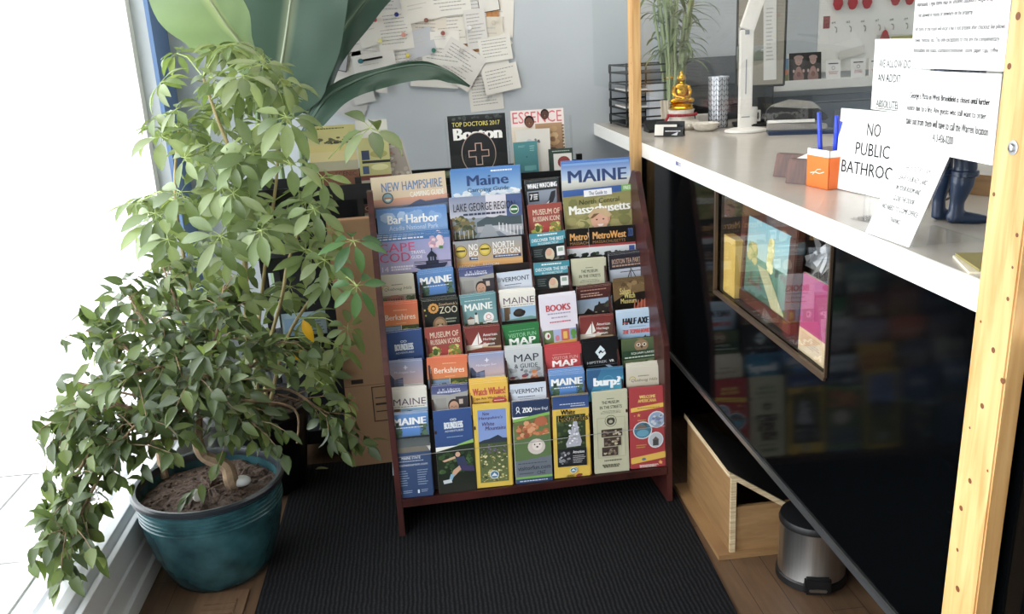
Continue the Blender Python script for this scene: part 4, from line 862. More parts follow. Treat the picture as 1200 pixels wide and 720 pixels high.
sheet(a.mesh('leaflet'), 'leaflet', (.487, 3.012, SZ+.004), 'dark green leaflet with a red round picture behind the rack', 'leaflet', .12, .03)
a = Art(.13, .05); a.full('5f6a4a'); a.blobs(0, 0, 1, .38, 30, .03, .07, ['6f7a50', '4f5c3c', '8a8f60'], 2); a.text('GO', .75, .2, .95, .32, 'e8e8e0', .02)
sheet(a.mesh('leaflet'), 'leaflet', (.045, 3.0, SZ+.004), 'green leaflet peeking between the New Hampshire and Maine guides', 'leaflet', .1, .03)
# brochures left of the rack, on the stand
a = Art(.158, .225, paper='c9b870'); a.full('b9b26c', 'c2b87c', .4); a.lines(.2, .05, .8, .09, 1, '5a5a30', .6); a.blobs(.05, .22, .95, .4, 24, .03, .08, ['4a4c34', '5f5f3f', '3a3c2a'], 4, .5); a.rect(0, .55, 1, .75, 'cdbd84'); a.rect(0, .75, 1, .95, 'a9a488'); a.rect(0, .95, 1, 1.45, '7a4a30'); a.text('SCENIC', .5, .98, .95, 1.08, '4a2a1c', .0)
sheet(a.mesh('leaflet'), 'brochure', (-.283, 3.03, SZ+.002), 'yellowed brochure with a dark skyline, half behind the green plant leaves', 'brochure', .1, .05)
a = Art(.105, .235, paper='d0cab8'); a.full('c9c6bc'); a.rect(0, .55, 1, 2.3, 'b5b070'); a.rect(.1, .95, .35, 1.25, '2c3a5a'); a.ell(.65, 1.08, .28, .12, '9a9450'); a.rect(.1, 1.28, 1, 1.36, '24262a'); a.rect(.1, 1.45, .3, 1.7, '34486a'); a.ell(.65, 1.5, .28, .1, 'd0cc90'); a.rect(0, 1.75, 1, 1.9, '7a3a34'); a.rect(0, 1.9, 1, 2.3, 'b9b4a4')
sheet(a.mesh('leaflet'), 'brochure', (-.148, 3.03, SZ+.002), 'tall white and yellow brochure just left of the New Hampshire guide', 'brochure', .1, .05)
a = Art(.115, .16, paper='d8d2c8'); a.full('b9b2a8'); a.rect(.05, .2, .95, 1.3, '9a8f84'); a.blobs(.05, .3, .95, 1.2, 30, .04, .09, ['b0a090', '8a7a70', 'a8685c', 'c9c0b4'], 5); a.lines(.1, .08, .7, .12, 1, '5a4a44', .7)
sheet(a.mesh('leaflet'), 'brochure', (-.075, 3.05, SZ+.002), 'tilted grey photo brochure behind the New Hampshire guide', 'brochure', .1, .05, .2)
a = Art(.15, .17, paper='aa8888'); a.full('8a4a3a', '6a3a2c'); a.rect(0, .2, 1, .6, 'c2b8a4'); a.text('GUIDE', .1, .05, .7, .15, 'd8c0a8', .01)
sheet(a.mesh('leaflet'), 'brochure', (-.135, 3.0, SZ-.21), 'brown and cream booklet low behind the left edge of the rack', 'brochure', .1, .05)
a = Art(.15, .11, paper='d8e4ee'); a.full('a9c4e0', 'c9d8e8'); a.rect(.05, .12, .5, .6, '8ab0dc'); a.lines(.55, .15, .95, .5, 5, '6a86a8', .4)
sheet(a.mesh('leaflet'), 'leaflet', (-.44, 2.975, .435), 'light blue leaflet seen through the plant stems', 'leaflet', .12, .05)

# cardboard box leaning behind the rack
cb = empty('cardboard_box', (-.14, 2.86, .001), 'tall flat cardboard box standing behind the left side of the rack', 'box')
b = MB(); b.box(-.175, 0, 0, .22, .055, .875); b.build('carton', M['card'], cb, bevel=.002)
b = MB(); b.box(-.176, -.0008, .30, .22, 0, .302); b.box(-.176, -.0008, .60, .1, 0, .601); b.build('crease', mat('crease', '7a5c44', .9), cb)
b = MB()
for (x0, z0, x1, z1) in ((-.085, .165, -.025, .168), (-.085, .29, -.025, .293), (-.085, .168, -.082, .29), (-.028, .168, -.025, .29), (-.075, .2, -.035, .203), (-.075, .225, -.035, .232), (-.075, .25, -.035, .253), (-.15, .31, -.11, .325)): b.box(x0, -.0012, z0, x1, 0, z1)
b.build('printed_mark', mat('box_ink', '2c221c', .8), cb)
cb.rotation_euler = (-.03, 0, .06)

# ------------------------------------------------------------ under the counter
wb = empty('plywood_box', (.88, 2.28, 0), 'plywood box with a black sloping top on the floor under the counter', 'box')
b = MB(); b.box(.735, 2.065, 0, 1.06, 2.49, .014); rpart(b, 'base_board', M['ply'], wb)
b = MB(); b.prism([(.77, .014), (.782, .014), (.782, .242), (.77, .25)], 1, 2.08, 2.47); rpart(b, 'side_board', M['ply'], wb)
b = MB(); b.box(.782, 2.082, .014, 1.04, 2.094, .150); rpart(b, 'front_board', M['ply'], wb)
b = MB(); b.box(.7695, 2.076, .014, .785, 2.082, .244); rpart(b, 'edge_strip', M['plyedge'], wb)
b = MB(); b.prism([(.762, .250), (.762, .264), (1.045, .072), (1.04, .060)], 1, 2.078, 2.475); rpart(b, 'sloping_top', mat('black_carpet', '120e0d', .95, var=.4, scale=120), wb)
b = MB(); b.prism([(.762, .249), (.762, .265), (1.045, .073), (1.04, .059)], 1, 2.070, 2.0785); rpart(b, 'top_edge', M['plyedge'], wb)
b = MB(); b.prism([(.7605, .249), (.7605, .265), (.772, .257), (.772, .243)], 1, 2.0785, 2.475); rpart(b, 'top_edge', M['plyedge'], wb)
b = MB(); b.box(.782, 2.45, .014, 1.04, 2.468, .07); rpart(b, 'back_board', M['ply'], wb)

tc_ = empty('trash_can', (.95, 1.955, 0), 'small round stainless steel pedal bin with black base under the counter', 'trash can')
b = MB(); b.lathe([(.088, .022), (.086, .026), (.084, .165)], n=56); b.build('body', M['steel'], tc_, smooth=True)
b = MB(); b.lathe([(.086, 0), (.091, .004), (.091, .022), (.087, .026)], n=56); b.build('base', M['black'], tc_, smooth=True)
b = MB(); b.lathe([(.087, .165), (.088, .172), (.084, .183), (.06, .192), (0, .195)], n=56); b.build('lid', M['black'], tc_, smooth=True)
b = MB(); b.box(-.033, -.1, .003, .033, -.08, .05); o = b.build('pedal_housing', M['black'], tc_, bevel=.005); o.rotation_euler.z = -.25
b = MB(); b.box(-.022, -.104, .014, .022, -.1, .024); p_ = b.build('pedal', M['steel'], o, bevel=.002)

# ------------------------------------------------------------ things on the counter
units_begin()
CZ = .985
def rot(o, z): o.rotation_euler.z = z; return o
# tiered letter tray at the far end
lt = empty('letter_tray', (1.13, 4.34, CZ), 'black mesh letter tray with stacked tiers at the far end of the counter', 'letter tray')
for i, z in enumerate((.012, .085, .165, .25)):
    b = MB(); x0, x1, y0, y1 = -.14, .14, -.15, .15
    b.box(x0, y0, z, x1, y1, z+.003)
    for (p, q) in (((x0, y0), (x1, y0)), ((x1, y0), (x1, y1)), ((x1, y1), (x0, y1)), ((x0, y1), (x0, y0))):
        b.tube([(p[0], p[1], z+.035), (q[0], q[1], z+.035)], .004, 6); b.tube([(p[0], p[1], z), (q[0], q[1], z)], .004, 6)
        b.tube([(p[0], p[1], z), (p[0], p[1], z+.035)], .004, 6)
    o = b.build('tray', M['black'], lt)
b = MB()
for (x, y) in ((-.14, .13), (.14, .13), (-.05, .15), (.05, .15)): b.tube([(x, y, 0), (x, y, .29)], .005, 8)
b.build('tray_frame', M['black'], lt)
lt.rotation_euler.z = .05
b = MB(); b.box(-.14, -.11, 0, .14, .11, .008); a = Art(.2, .27)
for i in range(2):
    o = b.build('paper_stack', M['white']) if i == 0 else o.copy()
    if i: C.objects.link(o)
    o.location = (1.14, 4.33, CZ+.089+.08*i); tag(o, 'white papers on the %s shelf of the letter tray' % ('second lowest' if i == 0 else 'second highest'), 'papers')

# planter with lucky bamboo
pb = empty('potted_bamboo', (1.23, 4.20, CZ), 'tall green bamboo plant in a ridged pale wooden planter behind the golden statue', 'plant')
b = MB(); prf = []
n_ = 48; vs = []
for z, r in ((0, .062), (.12, .066), (.12, .055), (.06, .053)):
    for i in range(n_):
        rr_ = r*(1+(.03 if i % 2 and r > .06 else 0)); t_ = 2*PI*i/n_; vs.append((rr_*math.cos(t_), rr_*math.sin(t_), z))
fs = [(j*n_+i, j*n_+(i+1) % n_, (j+1)*n_+(i+1) % n_, (j+1)*n_+i) for j in range(3) for i in range(n_)]+[tuple(range(n_)), tuple(3*n_+i for i in range(n_))]
b.add(vs, fs); b.build('planter', wood('pale_bark', '8a8072', 'c9bda8', (30, 30, 1), .7), pb)
b = MB(); rs = random.Random(4)
stalks = []
for i in range(22):
    t_ = 2.4*i; q_ = .048*math.sqrt((i+.5)/22); x, y = q_*math.cos(t_), q_*math.sin(t_); h = rs.uniform(.40, .62)
    pts = [(x, y, .05)]+[(x*(1+1.3*(k/6)**2)+rs.uniform(-.005, .005), y*(1+1.3*(k/6)**2), .05+h*k/6) for k in range(1, 7)]
    stalks.append(pts); b.tube(pts, [.0075 if k % 2 else .006 for k in range(7)], 8)
b.build('stalks', mat('bamboo_green', '8c9a6c', .45, var=.15, scale=20), pb, smooth=True)
b = MB(); b.tube([(.045*math.cos(q*PI/6), .045*math.sin(q*PI/6), .22) for q in range(13)], .004, 6); b.ball((-.02, -.046, .222), .010, .006, .008); b.box(-.005, -.055, .18, .004, -.05, .215); b.build('gold_tie', M['gold'], pb)

class Leaves:
    def __init__(self): self.v = []; self.f = []; self.c = []
    def leaf(self, p, d, up, L, W, col, bend=.3, fold=.15, tip=.5, n=5):
        """leaf from p along d, up is its face; bend droops the tip"""
        d = Vector(d).normalized(); s = d.cross(Vector(up))
        if s.length < 1e-3: s = d.cross(Vector((1, .3, 0)))
        s.normalize(); u = s.cross(d).normalized()
        b = len(self.v); q = Vector(p); c = lin(col) if isinstance(col, str) else col
        for i in range(n+1):
            t = i/n
            wv = W*(math.sin(PI*min(1, t**(tip*1.4)))**.85 if 0 < t < 1 else .03)
            ang = bend*t
            if i: q = q+(d*math.cos(ang)-u*math.sin(ang))*(L/n)
            un = u*math.cos(ang)+d*math.sin(ang)
            self.v += [tuple(q-s*wv*.5+un*wv*fold), tuple(q), tuple(q+s*wv*.5+un*wv*fold)]
            k = .96+.08*t
            e = (c[0]*k, c[1]*k, c[2]*k, 1); m = (min(1, c[0]*1.12), min(1, c[1]*1.1), min(1, c[2]*1.1), 1)
            self.c += [e, m, e]
        for i in range(n):
            a = b+3*i
            self.f += [(a, a+1, a+4, a+3), (a+1, a+2, a+5, a+4)]
    def build(self, name, m, parent, shift=(0, 0, 0)):
        me = bpy.data.meshes.new(name)
        me.from_pydata([(a-shift[0], b_-shift[1], c_-shift[2]) for a, b_, c_ in self.v], [], self.f)
        ca = me.color_attributes.new('Col', 'FLOAT_COLOR', 'POINT'); ca.data.foreach_set('color', [q for c in self.c for q in c])
        me.materials.append(m); me.polygons.foreach_set('use_smooth', [True]*len(me.polygons)); me.update()
        return link(name, me, parent)
lv = Leaves()
for pts in stalks:
    for k in range(5):
        j = rs.randint(3, 6); p = Vector(pts[j]); t_ = rs.uniform(0, 2*PI)
        lv.leaf(p, (math.cos(t_), math.sin(t_), rs.uniform(.5, 1.4)), (0, 0, 1), rs.uniform(.14, .24), .018, rs.choice(['6f8060', '7d8c6c', '5c6e50']), rs.uniform(.8, 1.9), .1, .55, 6)
lv.build('foliage', LEAF, pb)
b = MB(); b.box(-.02, -.03, 0, .05, .03, .20); o = b.build('box', mat('pale_grey_card', 'b9bec6', .6), bevel=.002); o.location = (1.13, 4.22, CZ); tag(o, 'upright pale grey box between the letter tray and the bamboo planter', 'box')

# golden buddha on a crocheted cushion, beads, bowl
cu = empty('crochet_cushion', (1.205, 3.99, CZ), 'white crocheted stand under the golden statue', 'stand')
b = MB(); b.lathe([(.075, 0), (.088, .012), (.085, .03), (.06, .045), (.056, .075), (.06, .088), (0, .09)], n=40); b.build('cushion', M['offwhite'], cu, smooth=True)
b = MB()
for i in range(22):
    t_ = 2*PI*i/22; b.ball((.087*math.cos(t_), .087*math.sin(t_), .018), .009, n=8)
b.build('scallops', M['offwhite'], cu, smooth=True)
bd = empty('golden_statue', (1.205, 3.99, CZ+.0905), 'small golden seated statue on the white crocheted stand', 'statue')
b = MB(); b.lathe([(.052, 0), (.056, .006), (.05, .014), (.054, .02), (.046, .026), (0, .027)], n=32); b.build('pedestal', M['gold'], bd, smooth=True)
b = MB()
b.ball((0, 0, .075), .028, .022, .036); b.ball((0, 0, .098), .033, .02, .018); b.ball((0, -.004, .042), .05, .032, .018)
for s in (-1, 1): b.tube([(s*.03, 0, .1), (s*.04, -.006, .075), (s*.03, -.022, .055), (s*.006, -.03, .05)], [.010, .010, .008, .007], 8); b.ball((s*.036, -.014, .038), .022, .018, .012)
b.tube([(0, 0, .105), (0, 0, .122)], .009, 8); b.ball((0, -.002, .138), .0165, .017, .02); b.ball((0, .002, .158), .008, .008, .009); 
for s in (-1, 1): b.ball((s*.017, 0, .136), .003, .004, .009)
b.ball((0, -.019, .137), .003, .004, .004)
b.build('figure', M['gold'], bd, smooth=True)
b = MB()
for i in range(30):
    t_ = i/29; 
    if t_ < .6: ang = -2.9+t_/.6*2.9; p = (1.205+.067*math.cos(ang), 3.99+.067*math.sin(ang), CZ+.066)
    else: u_ = (t_-.6)/.4; p = (1.205-.067-.05*u_, 3.99-.02-.05*u_, CZ+.06-.052*u_)
    b.ball(p, .007, n=8)
o = b.build('bead_string', M['red'], smooth=True); tag(o, 'dark red bead string draped round the white crocheted stand', 'beads')
b = MB(); b.lathe([(.03, 0), (.05, .012), (.06, .035), (.057, .036), (.046, .014), (0, .008)], n=32)
o = b.build('bowl', M['offwhite'], smooth=True); o.location = (1.27, 3.84, CZ); tag(o, 'small white patterned bowl in front of the golden statue', 'bowl')
b = MB(); b.box(-.045, -.03, 0, .045, .03, .055); o = b.build('box', M['white'], bevel=.003); o.location = (1.345, 4.05, CZ); tag(o, 'small white box between the statue and the patterned tumbler', 'box')

# card holder with cards
ch = empty('card_holder', (1.066, 3.71, CZ), 'black desk holder with a white card and a black business card', 'card holder', rz=-.55)
b = MB(); b.box(-.062, 0, 0, .062, .035, .008); b.box(-.062, .026, .008, .062, .032, .062); b.box(-.062, -.004, 0, .062, 0, .014); b.build('stand', M['black'], ch, bevel=.001)
b = MB(); b.box(-.06, -.01, .004, .035, -.0085, .05); o = b.build('white_card', M['white'], ch); o.rotation_euler.x = -.2
a = Art(.085, .04, .001); a.full('101114'); a.lines(.1, .18, .9, .27, 1, 'd8d8da', .6); a.poly([(.4, .4), (.75, .25), (.7, .42)], 'd0d4d8'); o = link('black_card', a.mesh('business_card'), ch); o.location = (.022, -.013, .002); o.rotation_euler.x = -.2
b = MB(); b.box(-.05, -.05, 0, .05, .05, .012); b.prism([(-.05, .012), (.05, .012), (.05, .05)], 0, -.05, .05); o = b.build('card_reader', M['black'], bevel=.002); o.location = (1.08, 3.95, CZ); tag(o, 'low black wedge shaped device behind the card holder', 'device')

# patterned tumbler
tu = empty('tumbler', (1.365, 3.95, CZ), 'silver tumbler with a chevron line pattern beside the desk lamp', 'tumbler')
b = MB(); b.lathe([(.036, 0), (.042, .004), (.046, .225), (.044, .226), (.041, .1)], n=48); b.build('cup', mat('pearl_silver', 'c9ccd2', .28, .55), tu, smooth=True)
b = MB()
for i in range(12):
    a0 = 2*PI*i/12; a1 = 2*PI*(i+.5)/12; a2 = 2*PI*(i+1)/12
    R = lambda z: .0426+.004*z/.225
    for z in [.0+.022*k for k in range(10)]:
        for (p, q, zz) in ((a0, a1, 0), (a2, a1, 0)):
            b.tube([(R(z+.018)*math.cos(p), R(z+.018)*math.sin(p), z+.02), (R(z)*math.cos(q), R(z)*math.sin(q), z+.005)], .0011, 4)
    for q in (a0, a1): b.tube([(R(0)*math.cos(q), R(0)*math.sin(q), .004), (R(.222)*math.cos(q), R(.222)*math.sin(q), .222)], .0011, 4)
b.build('chevron_lines', mat('chevron_ink', '2a2d33', .5), tu)

# desk lamp
dl = empty('desk_lamp', (1.40, 3.70, CZ), 'white folding desk lamp with oval base and flat arm on the counter', 'desk lamp')
b = MB(); b.lathe([(.085, 0), (.09, .004), (.088, .012), (.06, .018), (0, .02)], n=44, sy=.8); b.build('base', M['white'], dl, smooth=True)
b = MB(); b.box(-.033, -.008, .015, .025, .010, .42); b.build('column', M['white'], dl, bevel=.004)
b = MB(); b.box(-.008, -.0095, .16, -.004, -.008, .30); b.box(-.022, -.0095, .062, .014, -.008, .066); b.box(-.014, -.0095, .40, .004, -.008, .418); b.build('groove', M['greyplastic'], dl)
b = MB(); Q = Matrix.Translation((-.004, 0, .418)) @ Matrix.Rotation(.38, 4, 'Y') @ Matrix.Rotation(-.12, 4, 'X'); b.box(-.034, -.009, 0, .03, .007, .40, M=Q); b.build('lamp_head', M['white'], dl, bevel=.004)
b = MB(); b.box(-.02, .006, .40, .012, .014, .43); b.build('hinge', M['greyplastic'], dl)
b = MB(); b.lathe([(.03, 0), (.034, .003), (.035, .085), (.031, .085), (.029, .01), (0, .008)], n=32); b.box(.034, -.006, .02, .05, .006, .03); b.box(.044, -.006, .03, .05, .006, .06); b.box(.034, -.006, .06, .05, .006, .07)
o = b.build('mug', M['white'], smooth=True); o.location = (1.50, 3.92, CZ); tag(o, 'white mug behind the base of the desk lamp', 'mug')

# monitor with notes on it
mo = empty('monitor', (1.49, 3.95, CZ), 'dark computer monitor seen through the plexiglass behind the desk lamp', 'monitor', rz=-.28)
b = MB(); b.box(-.045, -.012, .17, .17, .02, .62); b.build('housing', M['black'], mo, bevel=.004)
b = MB(); b.box(-.037, -.0135, .18, .16, -.012, .57); b.build('screen', mat('monitor_screen', '8d877b', .2, spec=.5), mo)  # beige-grey stands for reflections on the glass, put into the colour
b = MB(); b.box(.03, .02, .0, .09, .04, .4); b.box(-.05, -.06, 0, .17, .1, .012); b.build('stand', M['black'], mo, bevel=.003)
mo.rotation_euler.x = 0
a = Art(.05, .07); a.full('b9b6ac'); a.rect(.15, .1, .85, 1.2, '5a5a5a'); head(a, .5, .6, .2, 'b9a99a', '2a2a2a')
def child(me, name, parent, loc, r=(0, 0, 0)):
    o = link(name, me, parent); o.location = loc; o.rotation_euler = r; return o
sheet(a.mesh('photo'), 'photo', (1.475, 3.938, CZ+.36), 'small grey portrait photo taped on the monitor', 'photo', 0, -.28)
for i, x in enumerate((0, .085)):
    a = Art(.062, .065); a.full('8a8d8a', '5d6254'); a.blobs(.05, .2, .95, .8, 12, .08, .16, ['3c423c', '6a7060', 'a9b0ac'], i+2)
    sheet(a.mesh('photo'), 'photo', (1.475+x*.8, 3.938-x*.23, CZ+.285), 'landscape photo at the %s low on the monitor' % ('left' if i == 0 else 'right'), 'photo', 0, -.28)
a = Art(.055, .35); a.full('c9c8c2'); a.lines(.2, .8, .8, 5, 14, '9a9a96', .35, 3)
sheet(a.mesh('paper_strip'), 'paper', (1.585, 3.905, CZ+.2), 'long pale paper strip taped to the right edge of the monitor', 'paper', 0, -.28, .03)

# printer behind the bamboo
pr = empty('printer', (1.53, 4.40, CZ), 'dark grey office printer behind the bamboo plant and the golden statue', 'printer')
b = MB(); b.box(-.24, -.1, 0, .24, .1, .17); b.build('body', mat('printer_grey', '2a2e34', .5), pr, bevel=.008)
b = MB(); b.prism([(-.1, .17), (.1, .17), (.1, .30), (.03, .27), (-.08, .2)], 0, -.22, .22); b.build('lid', mat('printer_lid', '3d434a', .5), pr, bevel=.006)
b = MB(); b.box(-.2, -.125, .06, .18, -.095, .066); b.box(-.2, -.102, .07, .16, -.099, .12); b.build('paper_slot', M['black'], pr)

# stapler on a dark notebook
b = MB(); b.box(-.13, -.05, 0, .13, .05, .016); o = b.build('notebook', M['navy'], bevel=.002); o.location = (1.565, 3.52, CZ); o.rotation_euler.z = -.3; tag(o, 'thin dark notebook under the stapler', 'notebook')
sp = empty('stapler', (1.55, 3.53, CZ+.0165), 'large black and silver stapler lying on the dark notebook', 'stapler', rz=-.3)
b = MB(); b.prism([(-.115, 0), (.12, 0), (.12, .02), (-.115, .03)], 1, -.022, .022); b.build('base', M['steel'], sp, bevel=.003)
b = MB(); b.prism([(-.12, .034), (-.12, .08), (-.10, .10), (.08, .085), (.125, .05), (.12, .036)], 1, -.018, .018); b.build('grip', M['black'], sp, bevel=.005)
b = MB(); b.prism([(-.12, .08), (-.1, .1005), (-.03, .122), (.06, .11), (.1, .078)], 1, -.014, .014); b.build('cap', M['steel'], sp, bevel=.005)
b = MB(); b.box(-.115, -.024, .03, .07, .024, .042); b.build('magazine_rail', M['white'], sp)

# card holders of dark wood
for i, (x, y, r) in enumerate(((1.05, 2.47, -.95), (1.035, 2.345, -.95))):
    b = MB(); b.prism([(-.026, 0), (.026, 0), (.014, .066), (-.008, .066)], 0, -.05, .05); o = b.build('wooden_block', M['brownwood'], bevel=.002)
    o.location = (x+.03, y, CZ); o.rotation_euler.z = r; tag(o, 'dark wooden wedge block, %s' % ('the farther of the pair left of the orange pen box' if i == 0 else 'the nearer of the pair left of the orange pen box'), 'block')
a = Art(.085, .05, .0012); a.full('e4ddcf'); a.lines(.2, .2, .75, .4, 3, '8a7a6a', .35)
sheet(a.mesh('card'), 'business_card', (1.105, 2.385, CZ+.03), 'cream business card leaning between the wooden blocks and the orange pen box', 'card', .2, -.75, .45)

# orange pen box
pbx = empty('pen_box', (1.105, 2.27, CZ), 'orange and white pen box with blue pens on the counter', 'pen box', rz=.18)
hw = .048; b = MB(); t0 = .0025; 
for (x0, y0, x1, y1) in ((-hw, -hw, hw, -hw+t0), (-hw, hw-t0, hw, hw), (-hw, -hw, -hw+t0, hw), (hw-t0, -hw, hw, hw)): b.box(x0, y0, 0, x1, y1, .085)
b.box(-hw, -hw, 0, hw, hw, .003); b.build('box_sides', M['orange'], pbx)
b = MB()
for (x0, y0, x1, y1) in ((-hw, -hw, hw, -hw+t0), (-hw, hw-t0, hw, hw), (-hw, -hw, -hw+t0, hw), (hw-t0, -hw, hw, hw)): b.box(x0, y0, .085, x1, y1, .103)
b.build('white_rim', M['white'], pbx)
b = MB(); b.tube([(-hw-.0008, .03, .038), (-hw-.0008, .01, .042), (-hw-.0008, -.01, .040), (-hw-.0008, -.03, .046)], .0012, 4); b.tube([(-hw-.0008, .02, .034), (-hw-.0008, 0, .050), (-hw-.0008, -.015, .052)], .001, 4); b.build('logo', M['white'], pbx)
for i, (x, y, tx, ty, h) in enumerate(((-.025, .01, -.02, .1, .19), (-.005, -.02, -.02, -.03, .185), (.0, .0, .0, -.16, .17), (.02, .02, .05, .05, .18))):
    p0 = Vector((1.105+x, 2.27+y, CZ+.006)); p1 = p0+Vector((tx*.25, ty*.25, h))
    if i == 0: c0 = p0.copy()
    b = MB(); b.tube([(0, 0, 0), tuple((p1-p0)*.06), tuple((p1-p0)*.07), tuple(p1-p0)], [.002, .005, .006, .006], 10)
    o = b.build('pen', M['blue'] if i < 3 else M['brownwood'], smooth=True); o.location = p0
    tag(o, ['blue pen standing at the left in the orange box', 'blue pen upright in the middle of the orange box', 'blue pen leaning to the right in the orange box', 'brown pencil at the back of the orange box'][i], 'pen')

# ------------------------------------------------------------ paper signs
def sign(w, h, draw, name, mtx, label, cat='sign', th=.0012):
    a = Art(w, h, th, 'f6f5f2'); a.full('f4f2ef'); draw(a)
    o = link(name, a.mesh('sign_sheet', MATTE)); o.matrix_world = mtx; return tag(o, label, cat)
def onplex(x, yc, zb, r=0, t=0): return Matrix.Translation((x, yc, zb)) @ Matrix.Rotation(FACE_L, 4, 'Z') @ Matrix.Rotation(r, 4, 'X') @ Matrix.Rotation(-t, 4, 'Y')
INK = '2a2a2c'
def d_rules(a):
    n = a.n; S_ = 1
    L = ['NO smoking of any kind is allowed in the', 'ROOMS this includes but is not limited to', 'marijuana. Legal items may be smoked outdoors. Illegal drug use of any', 'is not allowed in rooms or anywhere on the property.']
    y = n-.43
    for s, x1, yy in ((L[0], .97, y-.14), (L[1], .97, y-.07), (L[2], 1.0, y), (L[3], .66, y+.07)): a.text(s, .03, yy, min(x1, .985), yy+.04, INK, .02)
    for s, x1, yy in (('All items in the room will incur a fee if not present after checkout like pillows', .98, y+.16), ('towel, remote, etc. The only exceptions to this are the complimentary', .94, y+.23), ('disposables like soaps, shampoo/conditioner, lotion, paper cups, coffee', .94, y+.295)): a.text(s, .03, yy, x1, yy+.04, INK, .02)
sign(.262, .30, d_rules, 'rules_sign', onplex(.8985, 1.432, 1.3205), 'large white rules sign with small print at the top right on the plexiglass')
def d_pizza(a):
    L = [("George's Pizza in West Brookfield is closed until further", .13, .93, .13), ('notice due to a fire. Any guests who still want to order', .11, .91, .205), ('take out from them will have to call the Warren location', .11, .94, .28), ('413-436-0200', .42, .63, .36)]
    for i, (s, x0, x1, y) in enumerate(L): a.text(s, x0, y, x1, y+.048, '1c1c20', (.03, .024, .02, .016)[i])
sign(.290, .139, d_pizza, 'pizza_notice', onplex(.8955, 1.445, 1.1775), 'white notice about a closed pizza restaurant, taped below the rules sign')
def d_dogs(a):
    a.text('WE ALLOW DOGS FOR', .1, .19, .96, .265, INK, .022); a.text('AN ADDITIONAL FEE', .1, .325, .96, .4, INK, .022); a.text('ABSOLUTELY NO CATS', .1, .575, .96, .645, INK, .022); a.rect(.1, .655, .96, .662, INK)
sign(.20, .135, d_dogs, 'dogs_sign', onplex(.914, 1.625, 1.236), 'white sign about allowing dogs, partly hidden behind the rules sign')
b = MB(); b.box(.915, 1.52, 1.232, .918, 1.73, 1.379); o = b.build('sign_sleeve', M['acrylic']); tag(o, 'clear acrylic sleeve around the sign about dogs', 'sign sleeve')
S3M = Matrix.Translation((1.121, 2.085, CZ+.002)) @ Matrix.Rotation(FACE_L+.18, 4, 'Z') @ Matrix.Rotation(-.05, 4, 'X')
def d_bath(a):
    a.text('NO', .36, .10, .53, .205, INK, .014); a.text('PUBLIC', .24, .262, .66, .367, INK, .014); a.text('BATHROOM', .08, .425, .84, .53, INK, .014)
S3W, S3H = .305, .208
o3 = sign(S3W, S3H, d_bath, 'bathroom_sign', S3M, 'white sign reading NO PUBLIC BATHROOM standing on the counter')
b = MB(); b.box(-S3W/2-.004, .001, -.001, S3W/2+.004, .004, S3H+.004); b.box(-S3W/2-.004, -.003, -.001, S3W/2+.004, .001, .004); b.box(-S3W/2, .004, -.001, S3W/2, .07, .002)
o = b.build('sign_holder', M['acrylic']); o.matrix_world = S3M; tag(o, 'clear acrylic holder of the bathroom sign', 'sign holder')
def d_out(a):
    for s, x0, x1, y in (('CHECK OUT BY 11 AM', .22, .78, .26), ('LEAVE YOUR KEY CARD', .2, .82, .4), ('IN YOUR ROOM AND', .24, .78, .54), ('CLOSE THE DOOR', .28, .74, .68), ('NO NEED TO COME OFFICE', .12, .92, .82), ('THANKS', .4, .64, .97)): a.text(s, x0, y, x1, y+.064, '26262a', .02)
S4M = Matrix.Translation((.913, 1.63, CZ+.002)) @ Matrix.Rotation(FACE_L+.06, 4, 'Z') @ Matrix.Rotation(-.39, 4, 'X')
sign(.150, .190, d_out, 'checkout_sign', S4M, 'white check out sign leaning back at the counter edge')
b = MB(); b.box(-.077, .001, -.001, .077, .0035, .194); b.box(-.077, -.004, -.001, .077, .001, .004)
Q = Matrix.Rotation(.39, 4, 'X'); b.box(-.077, .0, -.002, .077, .16, .001, M=Q)
o = b.build('sign_holder', M['acrylic']); o.matrix_world = S4M; tag(o, 'clear acrylic slanted holder of the check out sign', 'sign holder')
b = MB()
b.box(-.012, -.012, 0, -.006, .012, .075); b.box(.006, -.012, 0, .012, .012, .075); b.box(-.03, -.012, .073, .03, .012, .076); b.box(-.03, -.03, 0, .03, .03, .003)
o = b.build('acrylic_stand', M['acrylic']); o.location = (.985, 1.83, CZ); o.rotation_euler.z = .4; tag(o, 'small clear acrylic stand between the bathroom and check out signs', 'stand')

# blue figurine: only its boots show below the signs
fg = empty('blue_figurine', (1.135, 1.74, CZ), 'dark blue figurine, its boots and cloak showing under the paper signs', 'figurine', rz=-.3)
def skin(name, verts, edges, rad, m, parent, sub=1, loc=(0, 0, 0)):
    me = bpy.data.meshes.new(name); me.from_pydata(verts, edges, [])
    o = link(name, me, parent); o.modifiers.new('s', 'SKIN')
    for i, r in enumerate(rad):
        sv = me.skin_vertices[0].data[i]; sv.radius = (r, r) if not isinstance(r, tuple) else r
    me.skin_vertices[0].data[0].use_root = True
    if sub: md = o.modifiers.new('d', 'SUBSURF'); md.levels = sub; md.render_levels = sub
    me.materials.append(m)
    dg = bpy.context.evaluated_depsgraph_get(); dg.update()
    nm = bpy.data.meshes.new_from_object(o.evaluated_get(dg)); o.modifiers.clear(); o.data = nm
    nm.polygons.foreach_set('use_smooth', [True]*len(nm.polygons)); o.location = loc
    return o
b = MB()
def lump(pts, rad): b.tube(pts, rad, 14)
lump([(-.004, -.010, .25), (-.006, -.012, .19), (-.004, -.014, .155), (.0, -.012, .12), (-.004, -.012, .085), (-.010, -.010, .045), (-.010, -.010, .006)], [.028, .026, .022, .0225, .0235, .0145, .0165])
